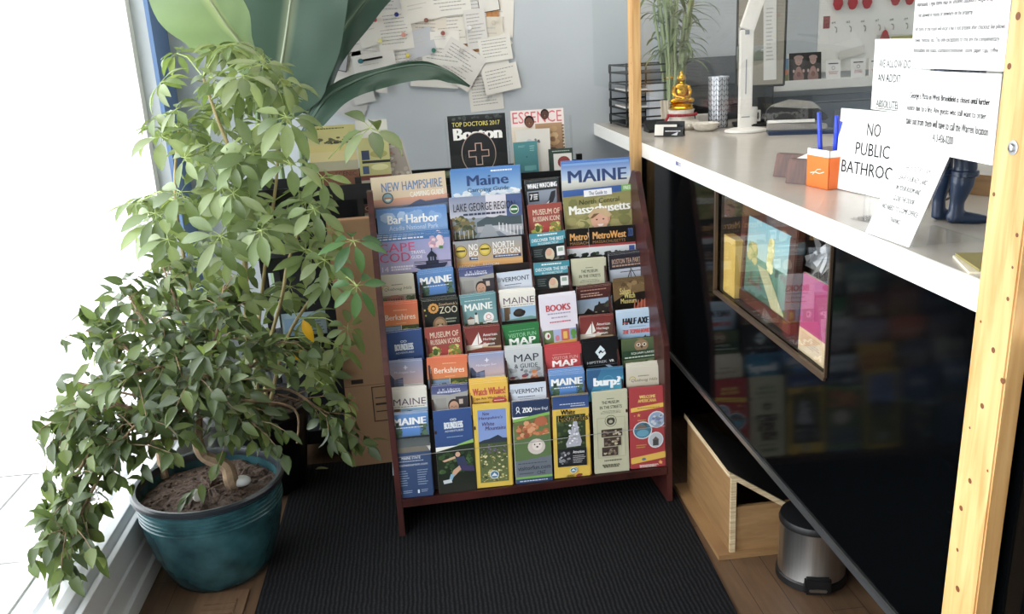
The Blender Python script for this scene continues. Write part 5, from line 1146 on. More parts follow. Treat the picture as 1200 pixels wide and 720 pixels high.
lump([(-.018, -.010, .012), (.006, -.012, .013), (.03, -.016, .0105), (.047, -.020, .009)], [.012, .0135, .0115, .0085]); b.ball((.047, -.020, .0085), .009, .009, .008, 12); b.ball((-.016, -.009, .014), .014, .013, .014, 12)
lump([(-.022, .022, .25), (-.03, .026, .19), (-.034, .028, .15), (-.034, .028, .11), (-.036, .028, .08), (-.036, .028, .045), (-.034, .028, .006)], [.027, .024, .02, .0205, .021, .0135, .015])
lump([(-.042, .028, .012), (-.018, .026, .012), (.006, .022, .009)], [.012, .012, .008])
lump([(-.012, .006, .235), (-.012, .006, .27), (-.012, .006, .31), (-.012, .006, .345), (-.012, .006, .365)], [.04, .034, .038, .042, .014]); b.ball((-.010, .006, .395), .022, .022, .027, 16)
for q in (-.05, .055): lump([(-.012, .006+q*.8, .345), (-.014, .006+q*1.2, .29), (0, .006+q*1.1, .24)], [.016, .013, .011]); b.ball((0, .006+q*1.1, .235), .013, .011, .014, 10)
o = b.build('body', M['navy'], fg)
rm = o.modifiers.new('r', 'REMESH'); rm.mode = 'VOXEL'; rm.voxel_size = .003; sm = o.modifiers.new('s', 'SMOOTH'); sm.iterations = 3
dg = bpy.context.evaluated_depsgraph_get(); dg.update(); nm = bpy.data.meshes.new_from_object(o.evaluated_get(dg)); o.modifiers.clear(); o.data = nm
nm.polygons.foreach_set('use_smooth', [True]*len(nm.polygons))
b = MB(); b.lathe([(.0225, .1), (.0265, .102), (.0265, .112), (.0225, .114)], (.0, -.0125, 0), 24); b.lathe([(.021, .1), (.0245, .102), (.0245, .112), (.021, .114)], (-.034, .028, 0), 24); b.build('boot_cuff', M['navy'], fg, smooth=True)
b = MB(); vs = []
for j in range(5):
    for i in range(7):
        t_ = (i-3)/3; vs.append((-.062-.012*j*.6+.01*math.cos(i*2.1), t_*(.03+.012*j), .33-.052*j+.01*math.sin(i*2+j)))
fs = [(j*7+i, j*7+i+1, (j+1)*7+i+1, (j+1)*7+i) for j in range(4) for i in range(6)]
b.add(vs, fs); b.add([(x-.003, y, z) for x, y, z in vs], [tuple(reversed(f)) for f in fs]); b.build('cloak', M['navy'], fg, smooth=True)
# booklets near the right post, odds behind
for i in range(2):
    b = MB(); b.box(-.035, -.06, 0, .035, .06, .004); o = b.build('booklet', mat('cream_booklet', 'e0d8c0' if i == 0 else '8a7f4a', .6)); o.location = (.965+.01*i, 1.40, CZ+.0045*i); o.rotation_euler.z = -.35+.1*i
    tag(o, ['cream booklet lying under the olive one beside the right post', 'olive covered booklet lying on the cream one beside the right post'][i], 'booklet')
b = MB(); b.box(-.16, -.006, 0, .16, .006, .05); o = b.build('wooden_rail', M['ply'], bevel=.002); o.location = (1.36, 2.0, CZ); o.rotation_euler.z = -1.1; tag(o, 'low wooden rail on the counter behind the blue figurine', 'rail')
b = MB(); b.tube([(0, 0, .003), (.02, -.02, .02), (.025, .0, .045), (.005, .02, .03), (-.01, .04, .003)], .003, 6); o = b.build('cable', M['black'], smooth=True); o.location = (1.2, 1.93, CZ); tag(o, 'short loop of black cable on the counter behind the check out sign', 'cable')

# ------------------------------------------------------------ back wall behind the counter
b = MB(); b.box(1.70, 4.36, 1.108, 3.0, WY, 1.145); b.box(1.70, 4.355, 1.10, 3.0, 4.365, 1.15); o = b.build('wall_ledge', M['wall_white'], bevel=.003); tag(o, 'white ledge on the back wall behind the counter', 'ledge')
b = MB(); b.box(1.72, 4.49, .74, 3.0, WY, 1.02); b.box(1.72, 4.495, 1.03, 3.0, WY, 1.06); o = b.build('trim_3', mat('grey_panel', '7f8893', .7)); o['kind'] = 'structure'
ob = empty('outlet_plate', (2.235, 4.489, .93), 'pale outlet plate with a dark plug on the back wall below the ledge', 'outlet')
b = MB(); b.box(-.06, -.006, -.05, .09, 0, .05); b.build('plate', M['greyplastic'], ob, bevel=.002)
b = MB(); b.lathe([(.017, 0), (.017, .02), (.01, .03)], n=20, M=Matrix.Rotation(PI/2, 4, 'X')); o = b.build('plug', M['black'], ob); o.location = (0, -.006, .012)
a = Art(.17, .135, .01); a.full('2a2224', '1c181a'); a.rect(.46, 0, .54, .8, '33282a')
for x, s in ((.3, .13), (.74, .115)):
    a.ell(x, .7, .17, .2, '8a6a64'); a.ell(x, .55, .1, .16, 'a07a70'); head(a, x, .22, s, 'b08e84', '8a6a62'); a.ell(x, .14, s*1.15, s*.55, 'a88a84'); a.ell(x-.15, .52, .035, .05, 'c0a298'); a.ell(x+.15, .52, .035, .05, 'c0a298'); a.ell(x, .62, .07, .08, '7d4c48')
sheet(a.mesh('photo'), 'photo', (1.968, 4.40, 1.1455), 'dark photo of two small children in hats standing on the white ledge', 'photo', .1, 0)
a = Art(.05, .11, .004); a.full('3f6f9c', '4a7a8c', 1.1); a.rect(0, 1.1, 1, 2.2, '6a6a3c'); a.ell(.5, 1.3, .4, .3, 'b0623c')
sheet(a.mesh('photo'), 'postcard', (1.865, 4.40, 1.1455), 'small blue postcard at the left end of the white ledge', 'postcard', .1)
for i, x in enumerate((2.118, 2.25, 2.345)):
    a = Art(.075, .09, .003); a.full('e4e2e0', 'dcdad8'); a.rect(.15, .18, .85, .25, '4a4a4e'); a.ring(.5, .5, .12, .12, .03, '6a6a70', 14); a.lines(.15, .72, .85, .95, 3, 'b06a6a', .5, i+1, True)
    sheet(a.mesh('card'), 'leaning_card', (x, 4.40, 1.1455), 'white card with small red print on the ledge, %s of three' % ['nearest to the children photo', 'in the middle', 'farthest right'][i], 'card', .1)
for i, x in enumerate((2.185,)):
    b = MB(); b.lathe([(.034, 0), (.034, .07), (.033, .072)], n=24, sy=.4); o = b.build('clear_cup', M['acrylic'], smooth=True); o.location = (x, 4.42, 1.1455); tag(o, 'clear holder between the white cards on the ledge', 'holder')
kb = empty('key_board', (2.5, 4.51, 1.3), 'white key board with numbered hooks on the back wall', 'key board')
b = MB(); b.box(-.42, -.006, -.125, .6, .006, .7); b.build('board', M['wall_white'], kb)
b = MB(); hx = (2.165, 2.242, 2.319, 2.397, 2.469, 2.545)
for x in hx:
    b.tube([(x-2.5, -.006, .095), (x-2.5, -.022, .09), (x-2.5, -.026, .078), (x-2.5, -.02, .068)], .003, 6)
b.build('hooks', M['steel'], kb)
a = Art(.5, .02, .0002, 'e4e4e0'); 
for i in range(6): a.text('#%d' % (i+4), .01+i*.155, .005, .05+i*.155, .03, '4a4a4c', .0)
child(a.mesh('hook_numbers', MATTE), 'hook_numbers', kb, (-.11, -.0062, .105))
b = MB(); b.box(-.4, -.0072, .09, -.365, -.006, .15); b.build('red_sticker', mat('red_sticker', '8a4a4a', .6), kb)
def fob(x, z, up, i, lab):
    p = [(0, 0), (.014, .004), (.026, .03), (.022, .06), (.012, .1), (-.012, .1), (-.022, .06), (-.026, .03), (-.014, .004)]
    if up: p = [(-.03, 0), (.03, 0), (.03, .03), (.012, .075), (0, .085), (-.012, .075), (-.03, .03)]
    b = MB(); b.prism(p, 1, -.004, .004); o = b.build('key_tag', mat('red_tag', 'a8303a', .5), bevel=.002); o.location = (x, 4.485, z)
    if up:
        b = MB(); b.box(-.018, -.0052, .014, .018, -.004, .024); b.build('tag_print', M['white'], o)
    b = MB(); b.tube([(0, 0, .1 if not up else .085), (0, .01, .12 if not up else .098)], .0015, 6); b.build('tag_ring', M['steel'], o)
    tag(o, lab, 'key tag')
for i, x in enumerate((2.165, 2.242, 2.319, 2.469, 2.545)):
    fob(x, 1.475 - (0 if i < 3 else -.008), False, i, 'red drop shaped key tag in the upper row, %s from the left' % ['first', 'second', 'third', 'fourth', 'fifth'][i])
fob(2.425, 1.285, True, 9, 'red key tag hanging point up in the lower row of hooks')
b = MB(); b.prism([(-.06, .0), (.06, .01), (.06, .05), (-.06, .05)], 1, -.002, .002); o = b.build('key_tag', mat('yellow_tag', 'b9ad6a', .5)); o.location = (2.52, 4.485, 1.285); tag(o, 'yellow paper tag on the key board beside the red triangle tag', 'key tag')
b = MB(); b.prism([(-.06, -.02), (.07, .01), (.07, .05), (-.06, .025)], 1, -.002, .002); o = b.build('paper_slip', mat('pale_slip', 'cfcdc8', .6)); o.location = (2.25, 4.49, 1.25); tag(o, 'pale paper slip hanging on the key board below the hooks', 'paper')
units_end()
# ceiling lamp (above the frame)
b = MB(); b.box(-.35, 2.35, 2.5, 1.45, 3.55, 2.6); o = b.build('ceiling_lamp', M['wall_white']); tag(o, 'flat white ceiling lamp above the counter', 'lamp')

# ------------------------------------------------------------ notes pinned on the back wall
units_begin()
def wallpt(x, y): return (-.47+(x-370)*.00421, 1.253-(y-100)*.0042-(x-370)*.00024)
b = MB(); x0, z0 = wallpt(388, 76); x1, z1 = wallpt(584, -20); b.box(x0, WY-.012, z0, x1, WY-.001, z1+.1); b.box(x0-.015, WY-.014, z0-.02, x0, WY-.001, z1+.1); b.box(x1, WY-.014, z0-.02, x1+.015, WY-.001, z1+.1)
o = b.build('cork_board', M['cork'], origin=(0, WY, 1.5)); tag(o, 'cork board on the back wall almost covered by paper notes', 'board')
# centre x, y, width, height (picture px at the wall), turn, tone, style
NOTES = [
 (410, -14, 52, 40, 4, 'd8d4cc', 0, 'large note at the upper left beside the big leaf'),
 (372, 20, 40, 34, -18, 'c9c6c0', 0, 'tilted note between the two big leaves at the upper left'),
 (392, 85, 34, 22, 22, 'd2cec6', 0, 'note at the lower left edge above the arching leaf'),
 (397, 70, 24, 22, -15, 'a9aaac', 1, 'small grey dark edged note at the left'),
 (412, 74, 26, 30, 6, 'd0ccc4', 0, 'blank note right of the small grey one'),
 (430, 18, 34, 16, -12, 'dad6ce', 0, 'note tip above the red pins'),
 (418, 42, 22, 34, 6, 'cfcbc4', 2, 'handwritten narrow note at the left'),
 (440, 38, 28, 30, 8, 'd9d5cc', 0, 'blank note under the left red pins'),
 (459, 8, 42, 30, -3, 'cac8c6', 2, 'greyish handwritten note at the top left'),
 (466, 38, 36, 38, 2, 'd6d2ca', 2, 'lined note in the middle left'),
 (436, 62, 38, 22, -8, 'd4d0c8', 0, 'wide note under the yellow pin'),
 (440, 76, 44, 22, 5, 'dad6cf', 0, 'wide note behind the teal pen'),
 (470, 70, 40, 20, 2, 'd4cfc8', 2, 'note above the arching leaf, left of the middle'),
 (498, 14, 38, 24, 7, 'd9d4cb', 0, 'blank card at the top, left of the middle'),
 (506, 36, 36, 22, -5, 'd4cbbd', 2, 'cream note with handwriting in the middle'),
 (494, 52, 30, 26, 10, 'b9bbc0', 0, 'grey blue note in the middle'),
 (500, 2, 34, 8, 10, 'cfccc8', 1, 'dark edged card at the top middle'),
 (532, 6, 42, 26, 2, 'd8d5cd', 2, 'lined card with a dark lower edge at the top'),
 (532, 34, 36, 34, 1, 'd9d4c9', 2, 'lined card in the upper middle'),
 (523, 48, 30, 16, -2, 'dedad2', 0, 'short folded slip in the middle'),
 (488, 74, 60, 16, 3, 'd7d3cc', 2, 'long note running above the arching leaf'),
 (520, 64, 42, 22, -12, 'd4d1ca', 2, 'tilted note above the arching leaf, right of the middle'),
 (560, 8, 22, 26, 1, 'cdcbc8', 2, 'small grey card at the top right'),
 (560, 36, 22, 38, 3, 'd0cdc8', 2, 'tall narrow card with a white pin at the right'),
 (576, 4, 22, 22, 5, 'd2cfc8', 1, 'dark edged card at the top right end'),
 (590, 24, 26, 36, -6, 'dad5cc', 0, 'tall blank card at the right edge'),
 (580, 42, 20, 34, -4, 'd2cabb', 0, 'cream torn card at the right'),
 (581, 58, 34, 24, 4, 'd8d5cc', 2, 'lined card right of the fold'),
 (586, 55, 26, 14, 38, 'dcd8d0', 0, 'torn triangular scrap at the right'),
 (538, 76, 44, 38, -36, 'd4d0ca', 2, 'diagonal note beside the tip of the arching leaf'),
 (575, 72, 38, 22, 5, 'd9d5cd', 0, 'wide card at the lower right'),
 (586, 92, 38, 26, 8, 'd9d4cb', 2, 'wide handwritten card at the right end'),
 (567, 106, 36, 40, 2, 'd8d4cc', 2, 'lowest square card at the right'),
 (408, 124, 32, 24, -28, 'b9b8b6', 0, 'lone grey card below the arching leaf'),
 (424, 112, 22, 14, 8, 'c4c3c0', 0, 'small card tip below the arching leaf'),
 (446, 100, 12, 14, -10, 'cfccc6', 0, 'tiny card corner under the arching leaf'),
 (508, 94, 50, 14, -8, 'd8d6d0', 0, 'card edge showing below the middle of the arching leaf'),
]
for i, (cx, cy, pw, ph, tl, tone, sty, lab) in enumerate(NOTES):
    wv, hv = pw*.0047, ph*.0049
    a = Art(wv, hv, .0006, tone, eps=.0001); n_ = hv/wv
    a.full(tone)
    if sty == 1: a.full('2a2a2c'); a.rect(.03, .03, .97, n_-.03, tone)
    if sty == 2: a.lines(.1, .12*n_, .92, .9*n_, max(3, int(ph/4)), '8f8d8c', .22, i+1)
    if sty == 0: a.lines(.15, .3*n_, .7, .6*n_, 2, 'b9b5ae', .2, i+1)
    x, z = wallpt(cx, cy)
    y = WY-.014-.0011*((i*7) % 14) if z-hv/2 > wallpt(cx, 78)[1]-.2 and cx < 590 else WY-.004-.0011*(i % 8)
    m = Matrix.Translation((x, y, z)) @ Matrix.Rotation(math.radians(-tl-1.5), 4, 'Y') @ Matrix.Rotation(.02*((i % 3)-1), 4, 'X') @ Matrix.Translation((0, 0, -hv/2))
    o = link('paper_note', a.mesh('note', MATTE)); o.matrix_world = m
    tag(o, ('paper note: '+lab), 'note', None)
PINS = [(417, 29, '8f2a2c', 'dark red'), (445, 27, 'a8282c', 'red'), (470, 21, '1f2f7a', 'blue'), (449, 50, 'd9d28c', 'pale yellow'), (476, 43, 'c98878', 'copper'), (479, 66, 'c9b84c', 'gold'), (503, 27, '7a4a3a', 'brown'), (509, 60, '2a6a58', 'green'), (521, 41, '8a4a40', 'small rust'), (552, 35, 'd8d6d4', 'white'), (541, 60, 'a8a4a0', 'grey'), (580, 29, 'b9b2a4', 'cream')]
for x, y, c, nm in PINS:
    px, pz = wallpt(x, y)
    b = MB(); Q = Matrix.Rotation(PI/2, 4, 'X'); b.lathe([(.009, 0), (.010, .003), (.006, .006), (.0065, .016), (.011, .019), (.010, .023), (0, .024)], n=16, M=Q)
    o = b.build('push_pin', mat('pin_'+nm.replace(' ', '_'), c, .3), smooth=True); o.location = (px, WY-.0295, pz); tag(o, nm+' push pin among the paper notes on the back wall', 'push pin')
x, z = wallpt(426, 72)
b = MB(); b.tube([(0, 0, 0), (.10, -.002, .012)], .005, 8); o = b.build('pen', M['black'], smooth=True); o.location = (x, WY-.036, z)
b = MB(); b.ball((-.006, 0, -.002), .014, .008, .012); b.build('cap', mat('teal_cap', '2f6a72', .4), o); tag(o, 'teal capped black pen stuck in the notes above the arching leaf', 'pen')

units_end()

# ------------------------------------------------------------ plants
GREENS_F = ['4a5a38', '54643c', '455334', '607046', '3e4c30', '6a784a']
GREENS_S = ['718356', '7c8a60', '67784e', '87966a', '5e6e4a', '7f8b65']
def pot_mesh(prof): b = MB(); b.lathe(prof, n=64); return b

# ficus in the teal glazed pot
PC = Vector((-.655, 2.305, 0))
fic = empty('potted_ficus', PC, 'ficus with a twisted trunk in a ridged teal glazed pot by the window', 'plant')
prof = [(.125, 0), (.133, .004), (.145, .03), (.172, .10), (.187, .165), (.190, .20)]
for k in range(5): z = .203+.0115*k; prof += [(.190, z), (.1945, z+.003), (.1945, z+.007), (.190, z+.010)]
prof += [(.192, .262), (.2, .268), (.188, .268), (.182, .22), (0, .22)]
b = pot_mesh(prof); b.build('pot', M['glaze'], fic, smooth=True)
b = MB(); b.lathe([(.188, .268), (.2, .2665), (.206, .271), (.206, .281), (.2, .285), (.19, .283), (.186, .27), (.186, .262)], n=64); b.f = b.f[:-2]; b.mi = b.mi[:-2]; b.build('pot_rim', mat('dark_rim', '23282e', .3), fic, smooth=True)
def soil(r, z, par, seed):
    g = random.Random(seed); b = MB(); n = 40; vs = [(0, 0, z+.012)]; fs = []
    rings = 7
    for j in range(1, rings+1):
        for i in range(n):
            q = r*j/rings; vs.append((q*math.cos(2*PI*i/n), q*math.sin(2*PI*i/n), z+g.uniform(-.006, .008)+.01*(1-j/rings)))
    for i in range(n): fs.append((0, 1+i, 1+(i+1) % n))
    for j in range(rings-1):
        for i in range(n): k = (i+1) % n; fs.append((1+j*n+i, 1+(j+1)*n+i, 1+(j+1)*n+k, 1+j*n+k))
    b.add(vs, fs)
    for i in range(160):
        t_, q = g.uniform(0, 2*PI), r*.95*math.sqrt(g.random()); s = g.uniform(.003, .007); b.ball((q*math.cos(t_), q*math.sin(t_), z+.006), s, s*.8, s*.6, 6)
    return b.build('soil', M['soil'], par)
soil(.184, .24, fic, 3)
L = lambda p: tuple(Vector(p)-PC)
def branchy(par_pos, name, pts, r0, r1, m, par):
    b = MB(); n = len(pts)
    P_ = [Vector(p) for p in pts]; Q = []
    for i in range(n-1):        # Catmull-Rom smoothing
        p0, p1, p2, p3 = P_[max(0, i-1)], P_[i], P_[i+1], P_[min(n-1, i+2)]
        for k in range(5):
            t = k/5; Q.append(.5*((2*p1)+(p2-p0)*t+(2*p0-5*p1+4*p2-p3)*t*t+(3*p1-p0-3*p2+p3)*t**3))
    Q.append(P_[-1])
    rs_ = [r0+(r1-r0)*i/(len(Q)-1) for i in range(len(Q))]
    b.tube([tuple(q-par_pos) for q in Q], rs_, 8)
    return b, Q
tr = [(-.585, 2.33, .235), (-.59, 2.29, .275), (-.60, 2.30, .315), (-.655, 2.31, .345), (-.668, 2.31, .39), (-.66, 2.31, .46), (-.655, 2.31, .55)]
b, tq = branchy(PC, 'trunk', tr, .024, .012, M['bark'], fic)
b.build('trunk', M['bark'], fic, smooth=True)
# branches: ends given where the photo shows them
FB = [
 ((-.662, 2.31, .42), [(185, 505, 2.3), (125, 512, 2.2), (65, 505, 2.12)], 1),
 ((-.662, 2.31, .40), [(160, 500, 2.25), (112, 525, 2.12), (85, 570, 2.04), (68, 640, 1.98)], 1),
 ((-.662, 2.31, .41), [(170, 520, 2.2), (130, 540, 2.1), (95, 600, 2.0), (75, 625, 1.96)], 1),
 ((-.66, 2.31, .46), [(190, 455, 2.35), (145, 405, 2.35), (122, 385, 2.4)], 1),
 ((-.656, 2.31, .52), [(228, 420, 2.4), (210, 365, 2.45), (192, 315, 2.5)], 1),
 ((-.656, 2.31, .52), [(262, 450, 2.35), (300, 425, 2.4), (330, 400, 2.4)], 1),
 ((-.66, 2.31, .48), [(205, 472, 2.3), (150, 462, 2.25), (92, 448, 2.3)], 1),
 ((-.656, 2.31, .54), [(222, 440, 2.3), (175, 385, 2.3), (150, 345, 2.4)], 1),
 ((-.656, 2.31, .55), [(242, 430, 2.3), (256, 380, 2.35), (262, 335, 2.4)], 1),
 ((-.66, 2.31, .46), [(280, 470, 2.35), (330, 455, 2.4), (372, 478, 2.45), (392, 500, 2.45)], 1),
 ((-.66, 2.31, .46), [(210, 490, 2.2), (170, 490, 2.1), (140, 520, 2.05)], 1),
 ((-.66, 2.31, .46), [(250, 480, 2.25), (275, 480, 2.2), (300, 500, 2.15)], 1),
 ((-.66, 2.31, .50), [(210, 440, 2.2), (190, 430, 2.1), (160, 440, 2.05)], 1),
 ((-.66, 2.31, .46), [(255, 460, 2.2), (240, 440, 2.1), (215, 450, 2.05)], 1),
 ((-.66, 2.31, .46), [(160, 480, 2.15), (115, 470, 2.1), (70, 490, 2.1)], 1),
 ((-.66, 2.31, .50), [(290, 470, 2.3), (345, 480, 2.35), (348, 520, 2.3)], 0),
]
gf = random.Random(21)
fl = Leaves(); bb = MB(); tw = MB()
def clampx(v): v.x = max(v.x, -.985); return v
for base, ends, full in FB:
    pts = [Vector(base)]+[clampx(at(*e)) for e in ends]
    b, q = branchy(PC, 'b', pts, .006, .0022, None, None); bb.v, bb.f, bb.mi = bb.v, bb.f, bb.mi
    off = len(bb.v); bb.v += b.v; bb.f += [tuple(i+off for i in f) for f in b.f]; bb.mi += b.mi
    n = len(q)
    for i in range(3, n):
        d0 = (q[i]-q[i-1]).normalized()
        for rep in range(2):
            d = (d0*.6+Vector((gf.gauss(0, 1), gf.gauss(0, 1), gf.gauss(.1, .8)))*.7).normalized()
            ln = gf.uniform(.05, .13) if full else gf.uniform(.03, .06)
            if (Vector((q[i].x, q[i].y))-Vector((PC.x, PC.y))).length < .27 and q[i].z < .50 and q[i].y < 2.5 and not (q[i].x < PC.x-.17 and q[i].z > .40): continue
            p0 = q[i]; p1 = clampx(p0+d*ln*.6+Vector((0, 0, -.008))); p2 = clampx(p0+d*ln+Vector((0, 0, -.03)))
            tw.tube([tuple(p0-PC), tuple(p1-PC), tuple(p2-PC)], [.0014, .0011, .0008], 4)
            for (pp, tt) in ((p0.lerp(p1, .5), 0), (p1, 1), (p1.lerp(p2, .5), 0), (p2, 1), (p2, 0)):
                ld = (d*.7+Vector((gf.gauss(0, .7), gf.gauss(0, .7), gf.gauss(-.55, .5)))).normalized()
                if pp.x < -.93 and ld.x < 0: ld.x *= -.4
                fl.leaf(pp-PC, ld, (gf.gauss(0, .5), gf.gauss(-.5, .5), 1), gf.uniform(.042, .068), gf.uniform(.02, .031), gf.choice(GREENS_F), gf.uniform(.2, .9), .18, .52, 4)
# sprig on the soil
for k in range(4): fl.leaf(Vector((-.69+.012*k, 2.20+.01*k, .285+.006*k))-PC, (gf.uniform(-1, .3), -.6, -.4), (0, 0, 1), .055, .022, GREENS_F[k], .5)
off = len(bb.v); bb.v += tw.v; bb.f += [tuple(i+off for i in f) for f in tw.f]; bb.mi += tw.mi; bb.build('branches', M['bark'], fic, smooth=True)
fl.build('foliage', LEAF, fic)
b = MB(); b.tube([(-.150, .105, .245), (-.156, .112, .29), (-.16, .12, .325)], [.012, .011, .008], 8); b.build('cut_stump', M['bark'], fic, smooth=True)
b = MB(); b.ball((0, 0, 0), .028, .02, .015); o = b.build('stone', M['stone'], smooth=True); o.location = (-.565, 2.295, .268); tag(o, 'smooth grey stone on the soil right of the ficus trunk', 'stone')
b = MB(); b.ball((0, 0, 0), .014, .012, .018); o = b.build('stone', M['white'], smooth=True); o.location = (-.668, 2.225, .272); tag(o, 'small white stone on the soil in front of the ficus trunk', 'stone')

# umbrella plant in a black pot
SC = Vector((-.60, 2.80, 0))
sch = empty('potted_umbrella_plant', SC, 'tall umbrella plant with fingered leaves in a plain black pot behind the ficus', 'plant')
b = pot_mesh([(.12, 0), (.13, .005), (.155, .2), (.168, .275), (.175, .28), (.175, .30), (.168, .302), (.160, .298), (.155, .25), (0, .25)]); b.build('pot', mat('black_pot', '101214', .35), sch, smooth=True)
soil(.158, .265, sch, 5)
b = MB(); g = random.Random(8)
for i in range(26):
    t_, q = g.uniform(0, 2*PI), g.uniform(.02, .12); p = Vector((q*math.cos(t_), q*math.sin(t_), .282)); d = Vector((g.gauss(0, 1), g.gauss(0, 1), .2)).normalized()*g.uniform(.04, .1); b.tube([tuple(p-d*.5), tuple(p+d*.5+Vector((0, 0, .01)))], .0022, 4)
b.build('dry_litter', mat('dry_litter', '7a5f48', .9), sch)
STEMS = [[(-.60, 2.80, .26), at(292, 440, 2.78), at(288, 330, 2.76), at(284, 250, 2.78), at(276, 195, 2.8), at(255, 140, 2.82), at(238, 90, 2.85)],
         [(-.56, 2.78, .26), at(310, 430, 2.72), at(330, 350, 2.7), at(338, 305, 2.72), at(358, 255, 2.75)],
         [(-.65, 2.80, .26), at(255, 440, 2.74), at(232, 370, 2.72), at(215, 300, 2.75), at(205, 220, 2.8), at(210, 150, 2.85)],
         [(-.60, 2.84, .26), at(300, 420, 2.85), at(312, 300, 2.92), at(325, 200, 2.95), at(322, 150, 2.95)],
         [(-.57, 2.84, .26), at(335, 400, 2.8), at(372, 340, 2.8), at(400, 310, 2.78)]]
sq = []
for i, s_ in enumerate(STEMS):
    b, q = branchy(SC, 'stem', s_, .011 if i == 0 else .007, .004, None, None); b.build('stem', M['stem'], sch, smooth=True); sq.append(q)
sl = Leaves(); pet = MB(); gs = random.Random(33)
def umbrella(c, s=1.0, toward=None, nl=None, cols=GREENS_S, stem=None):
    c = clampx(Vector(c)); 
    if stem is None:
        best = None
        for q in sq:
            for p in q[6:]:
                dd = (p-c).length+max(0, p.z-c.z)*.8+abs((p-c).length-.14)*.5
                if best is None or dd < best[0]: best = (dd, p)
        stem = best[1]
    out = c-stem; out = out.normalized() if out.length > 1e-4 else Vector((0, -1, .3))
    ax = toward or (out*.55+Vector((gs.gauss(0, .25), -.3+gs.gauss(0, .25), .75))).normalized()
    mid = stem.lerp(c, .55)+Vector((0, 0, .02))
    pet.tube([tuple(stem-SC), tuple(mid-SC), tuple(c-SC)], [.0022, .0018, .0018], 5)
    t1 = ax.cross(Vector((.2, .1, 1)) if abs(ax.z) < .9 else Vector((1, 0, 0))).normalized(); t2 = ax.cross(t1)
    n = nl or gs.randint(6, 9); ph = gs.uniform(0, 6)
    for i in range(n):
        t_ = ph+2*PI*i/n+gs.gauss(0, .1); rad = t1*math.cos(t_)+t2*math.sin(t_)
        d = (rad+ax*gs.uniform(-.25, .2)+Vector((0, 0, -.35*gs.random()))).normalized()
        st_ = c+d*.022*s; pet.tube([tuple(c-SC), tuple(st_-SC)], .0011, 4)
        if st_.x < -.95 and d.x < 0: d.x *= -.3
        sl.leaf(st_-SC, d, ax, gs.uniform(.07, .105)*s, gs.uniform(.028, .038)*s, gs.choice(cols), gs.uniform(.3, 1.1), .16, .66, 5)
def edge(y, tab):
    for (y0, v0), (y1, v1) in zip(tab, tab[1:]):
        if y0 <= y <= y1: return v0+(v1-v0)*(y-y0)/(y1-y0)
    return tab[-1][1]
LE = [(30, 205), (60, 190), (100, 178), (150, 168), (200, 162), (250, 148), (300, 140), (350, 140), (400, 190), (470, 240)]
RE = [(30, 230), (60, 300), (100, 338), (150, 350), (200, 360), (250, 382), (300, 392), (350, 385), (400, 385), (470, 390)]
for i in range(118):
    y = gs.uniform(45, 440); x = gs.uniform(edge(y, LE), edge(y, RE)); umbrella(at(x, y, gs.uniform(2.5, 3.0)+.15*(y < 150)), gs.uniform(.75, 1.05))
for x, y, Y, s in ((340, 192, 2.5, 1.0), (336, 137, 2.55, 1.1), (378, 208, 2.55, .9), (258, 276, 2.45, 1.1), (306, 270, 2.45, 1), (365, 300, 2.6, 1), (296, 180, 2.55, 1.1), (385, 330, 2.65, .9), (395, 405, 2.6, .9), (408, 385, 2.65, .8), (405, 470, 2.6, .7), (190, 160, 2.7, 1.1), (212, 225, 2.6, 1.1), (182, 250, 2.65, 1.1)):
    umbrella(at(x, y, Y), s)
umbrella(at(434, 150, 2.62), 1.25, (at(434, 150, 2.62)-CAM).normalized()*-.5+Vector((0, 0, .9)), 7, GREENS_S, at(385, 186, 2.7))
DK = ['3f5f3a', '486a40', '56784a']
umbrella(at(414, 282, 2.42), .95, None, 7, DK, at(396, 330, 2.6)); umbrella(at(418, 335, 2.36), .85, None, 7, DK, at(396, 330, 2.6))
for x, y in ((355, 375), (339, 418)): sl.leaf(at(x, y, 2.55)-SC, (.3, -.3, -.8) if y < 400 else (1, -.2, .1), (0, -1, .4), .075, .03, 'd8a824', .4, .15, .6)
pet.build('petioles', M['petiole'], sch); sl.build('foliage', LEAF, sch)

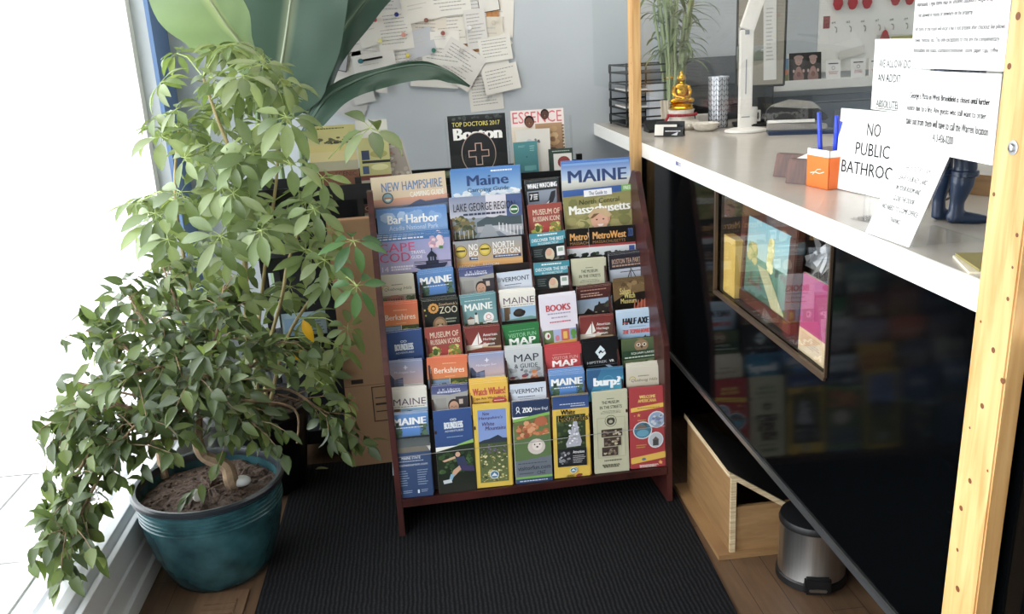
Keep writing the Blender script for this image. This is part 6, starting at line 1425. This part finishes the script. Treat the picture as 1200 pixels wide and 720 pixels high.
# big leaved plant behind
BC = Vector((-.55, 3.45, 0))
big = empty('potted_broadleaf_plant', BC, 'plant with very large dark broad leaves reaching up behind the umbrella plant', 'plant')
b = pot_mesh([(.14, 0), (.15, .005), (.17, .28), (.18, .3), (.175, .31), (.165, .3), (.16, .25), (0, .25)]); b.build('pot', mat('grey_pot', '3a3d40', .5), big, smooth=True)
soil(.162, .27, big, 9)
def blade(mid, widths, side, cols, name, fold=.12, wave=.01, n=26):
    """big leaf: midrib curve, half widths left and right, side vector across"""
    P_ = [Vector(p) for p in mid]; Q = []
    m_ = len(P_)
    for i in range(m_-1):
        p0, p1, p2, p3 = P_[max(0, i-1)], P_[i], P_[i+1], P_[min(m_-1, i+2)]
        for k in range(n//(m_-1)+1):
            t = k/(n//(m_-1)+1); Q.append(.5*((2*p1)+(p2-p0)*t+(2*p0-5*p1+4*p2-p3)*t*t+(3*p1-p0-3*p2+p3)*t**3))
    Q.append(P_[-1]); N = len(Q); me_v = []; me_f = []; me_c = []
    sd = Vector(side).normalized(); g = random.Random(len(mid)*7+int(widths[1][0]*1000)); K = 6
    for i, q in enumerate(Q):
        t = i/(N-1); d = (Q[min(N-1, i+1)]-Q[max(0, i-1)]).normalized(); s = (sd-d*sd.dot(d)).normalized(); u = s.cross(d)
        wl = wr = 0
        for (t0, l0, r0), (t1, l1, r1) in zip(widths_t(widths), widths_t(widths)[1:]):
            if t0 <= t <= t1: f_ = (t-t0)/(t1-t0+1e-9); f_ = f_*f_*(3-2*f_); wl = l0+(l1-l0)*f_; wr = r0+(r1-r0)*f_
        for k in range(-K, K+1):
            wv = wl if k < 0 else wr
            x_ = k/K; off = s*(x_*wv)+u*(abs(x_)*wv*fold+wave*abs(x_)*math.sin(t*17+k*.5)+.0012*math.sin(t*180+abs(k)*1.5)*(abs(x_) > 0))
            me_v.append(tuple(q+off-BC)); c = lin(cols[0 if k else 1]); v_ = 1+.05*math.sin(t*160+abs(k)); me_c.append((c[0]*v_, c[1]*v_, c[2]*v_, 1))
    W_ = 2*K+1
    for i in range(N-1):
        for k in range(W_-1): me_f.append((i*W_+k, i*W_+k+1, (i+1)*W_+k+1, (i+1)*W_+k))
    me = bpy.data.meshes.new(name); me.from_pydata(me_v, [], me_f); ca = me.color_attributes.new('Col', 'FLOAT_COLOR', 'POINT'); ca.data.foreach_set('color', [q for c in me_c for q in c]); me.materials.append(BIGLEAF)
    me.polygons.foreach_set('use_smooth', [True]*len(me.polygons)); me.update(); o = link(name, me, big)
    b = MB(); b.tube([tuple(q-BC) for q in Q[:int(N*.93)]], [.008-.006*i/N for i in range(int(N*.93))], 6); b.build('midrib', mat('midrib', cols[1], .5), o, smooth=True)
    return o
def widths_t(wd): return [(i/(len(wd)-1), l, r) for i, (l, r) in enumerate(wd)]
def stalk(pts, r=.014):
    b, q = branchy(BC, 'stalk', pts, r, .009, None, None); b.build('stalk', mat('big_stalk', '5f7450', .5), big, smooth=True)
# broad upright leaf, bright leaf at the window, dark leaf behind the notes, arching leaf
A2 = at(322, 150, 3.5); stalk([BC+Vector((0, 0, .26)), (-.52, 3.45, .7), A2])
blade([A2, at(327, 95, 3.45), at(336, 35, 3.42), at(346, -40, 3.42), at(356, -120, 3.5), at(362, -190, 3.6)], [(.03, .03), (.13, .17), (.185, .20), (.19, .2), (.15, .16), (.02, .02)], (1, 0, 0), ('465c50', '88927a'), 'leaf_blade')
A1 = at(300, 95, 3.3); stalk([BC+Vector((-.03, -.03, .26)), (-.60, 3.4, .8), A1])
blade([A1, at(284, 55, 3.2), at(262, 25, 3.1), at(240, -10, 3.0), at(215, -60, 2.95), at(200, -120, 2.95)], [(.02, .015), (.07, .04), (.14, .09), (.17, .12), (.14, .1), (.02, .02)], (.75, 0, .66), ('8fa588', 'bcc8a4'), 'leaf_blade', .1)  # pale green carries the window light and haze in the leaf colour
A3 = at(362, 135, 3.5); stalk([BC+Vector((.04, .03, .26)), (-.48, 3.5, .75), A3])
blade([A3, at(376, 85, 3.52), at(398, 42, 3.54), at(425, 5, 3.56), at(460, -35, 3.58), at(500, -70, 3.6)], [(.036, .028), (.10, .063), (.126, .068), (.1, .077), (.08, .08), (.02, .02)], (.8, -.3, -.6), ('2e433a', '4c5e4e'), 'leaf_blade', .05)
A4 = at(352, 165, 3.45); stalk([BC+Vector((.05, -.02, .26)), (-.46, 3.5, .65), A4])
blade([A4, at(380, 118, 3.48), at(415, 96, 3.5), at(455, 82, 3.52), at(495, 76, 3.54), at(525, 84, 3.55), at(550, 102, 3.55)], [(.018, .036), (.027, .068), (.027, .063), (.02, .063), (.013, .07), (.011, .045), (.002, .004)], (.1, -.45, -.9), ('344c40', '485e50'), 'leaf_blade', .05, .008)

# fallen leaf
fl2 = Leaves(); fl2.leaf((-.03, 0, .003), (1, .1, 0), (0, 0, 1), .05, .02, 'a9a878', .2, .2)
o = fl2.build('fallen_leaf', LEAF, None); p = onfloor(380, 553); o.location = (p.x, p.y, .009); tag(o, 'pale dry leaf lying on the black mat', 'leaf')
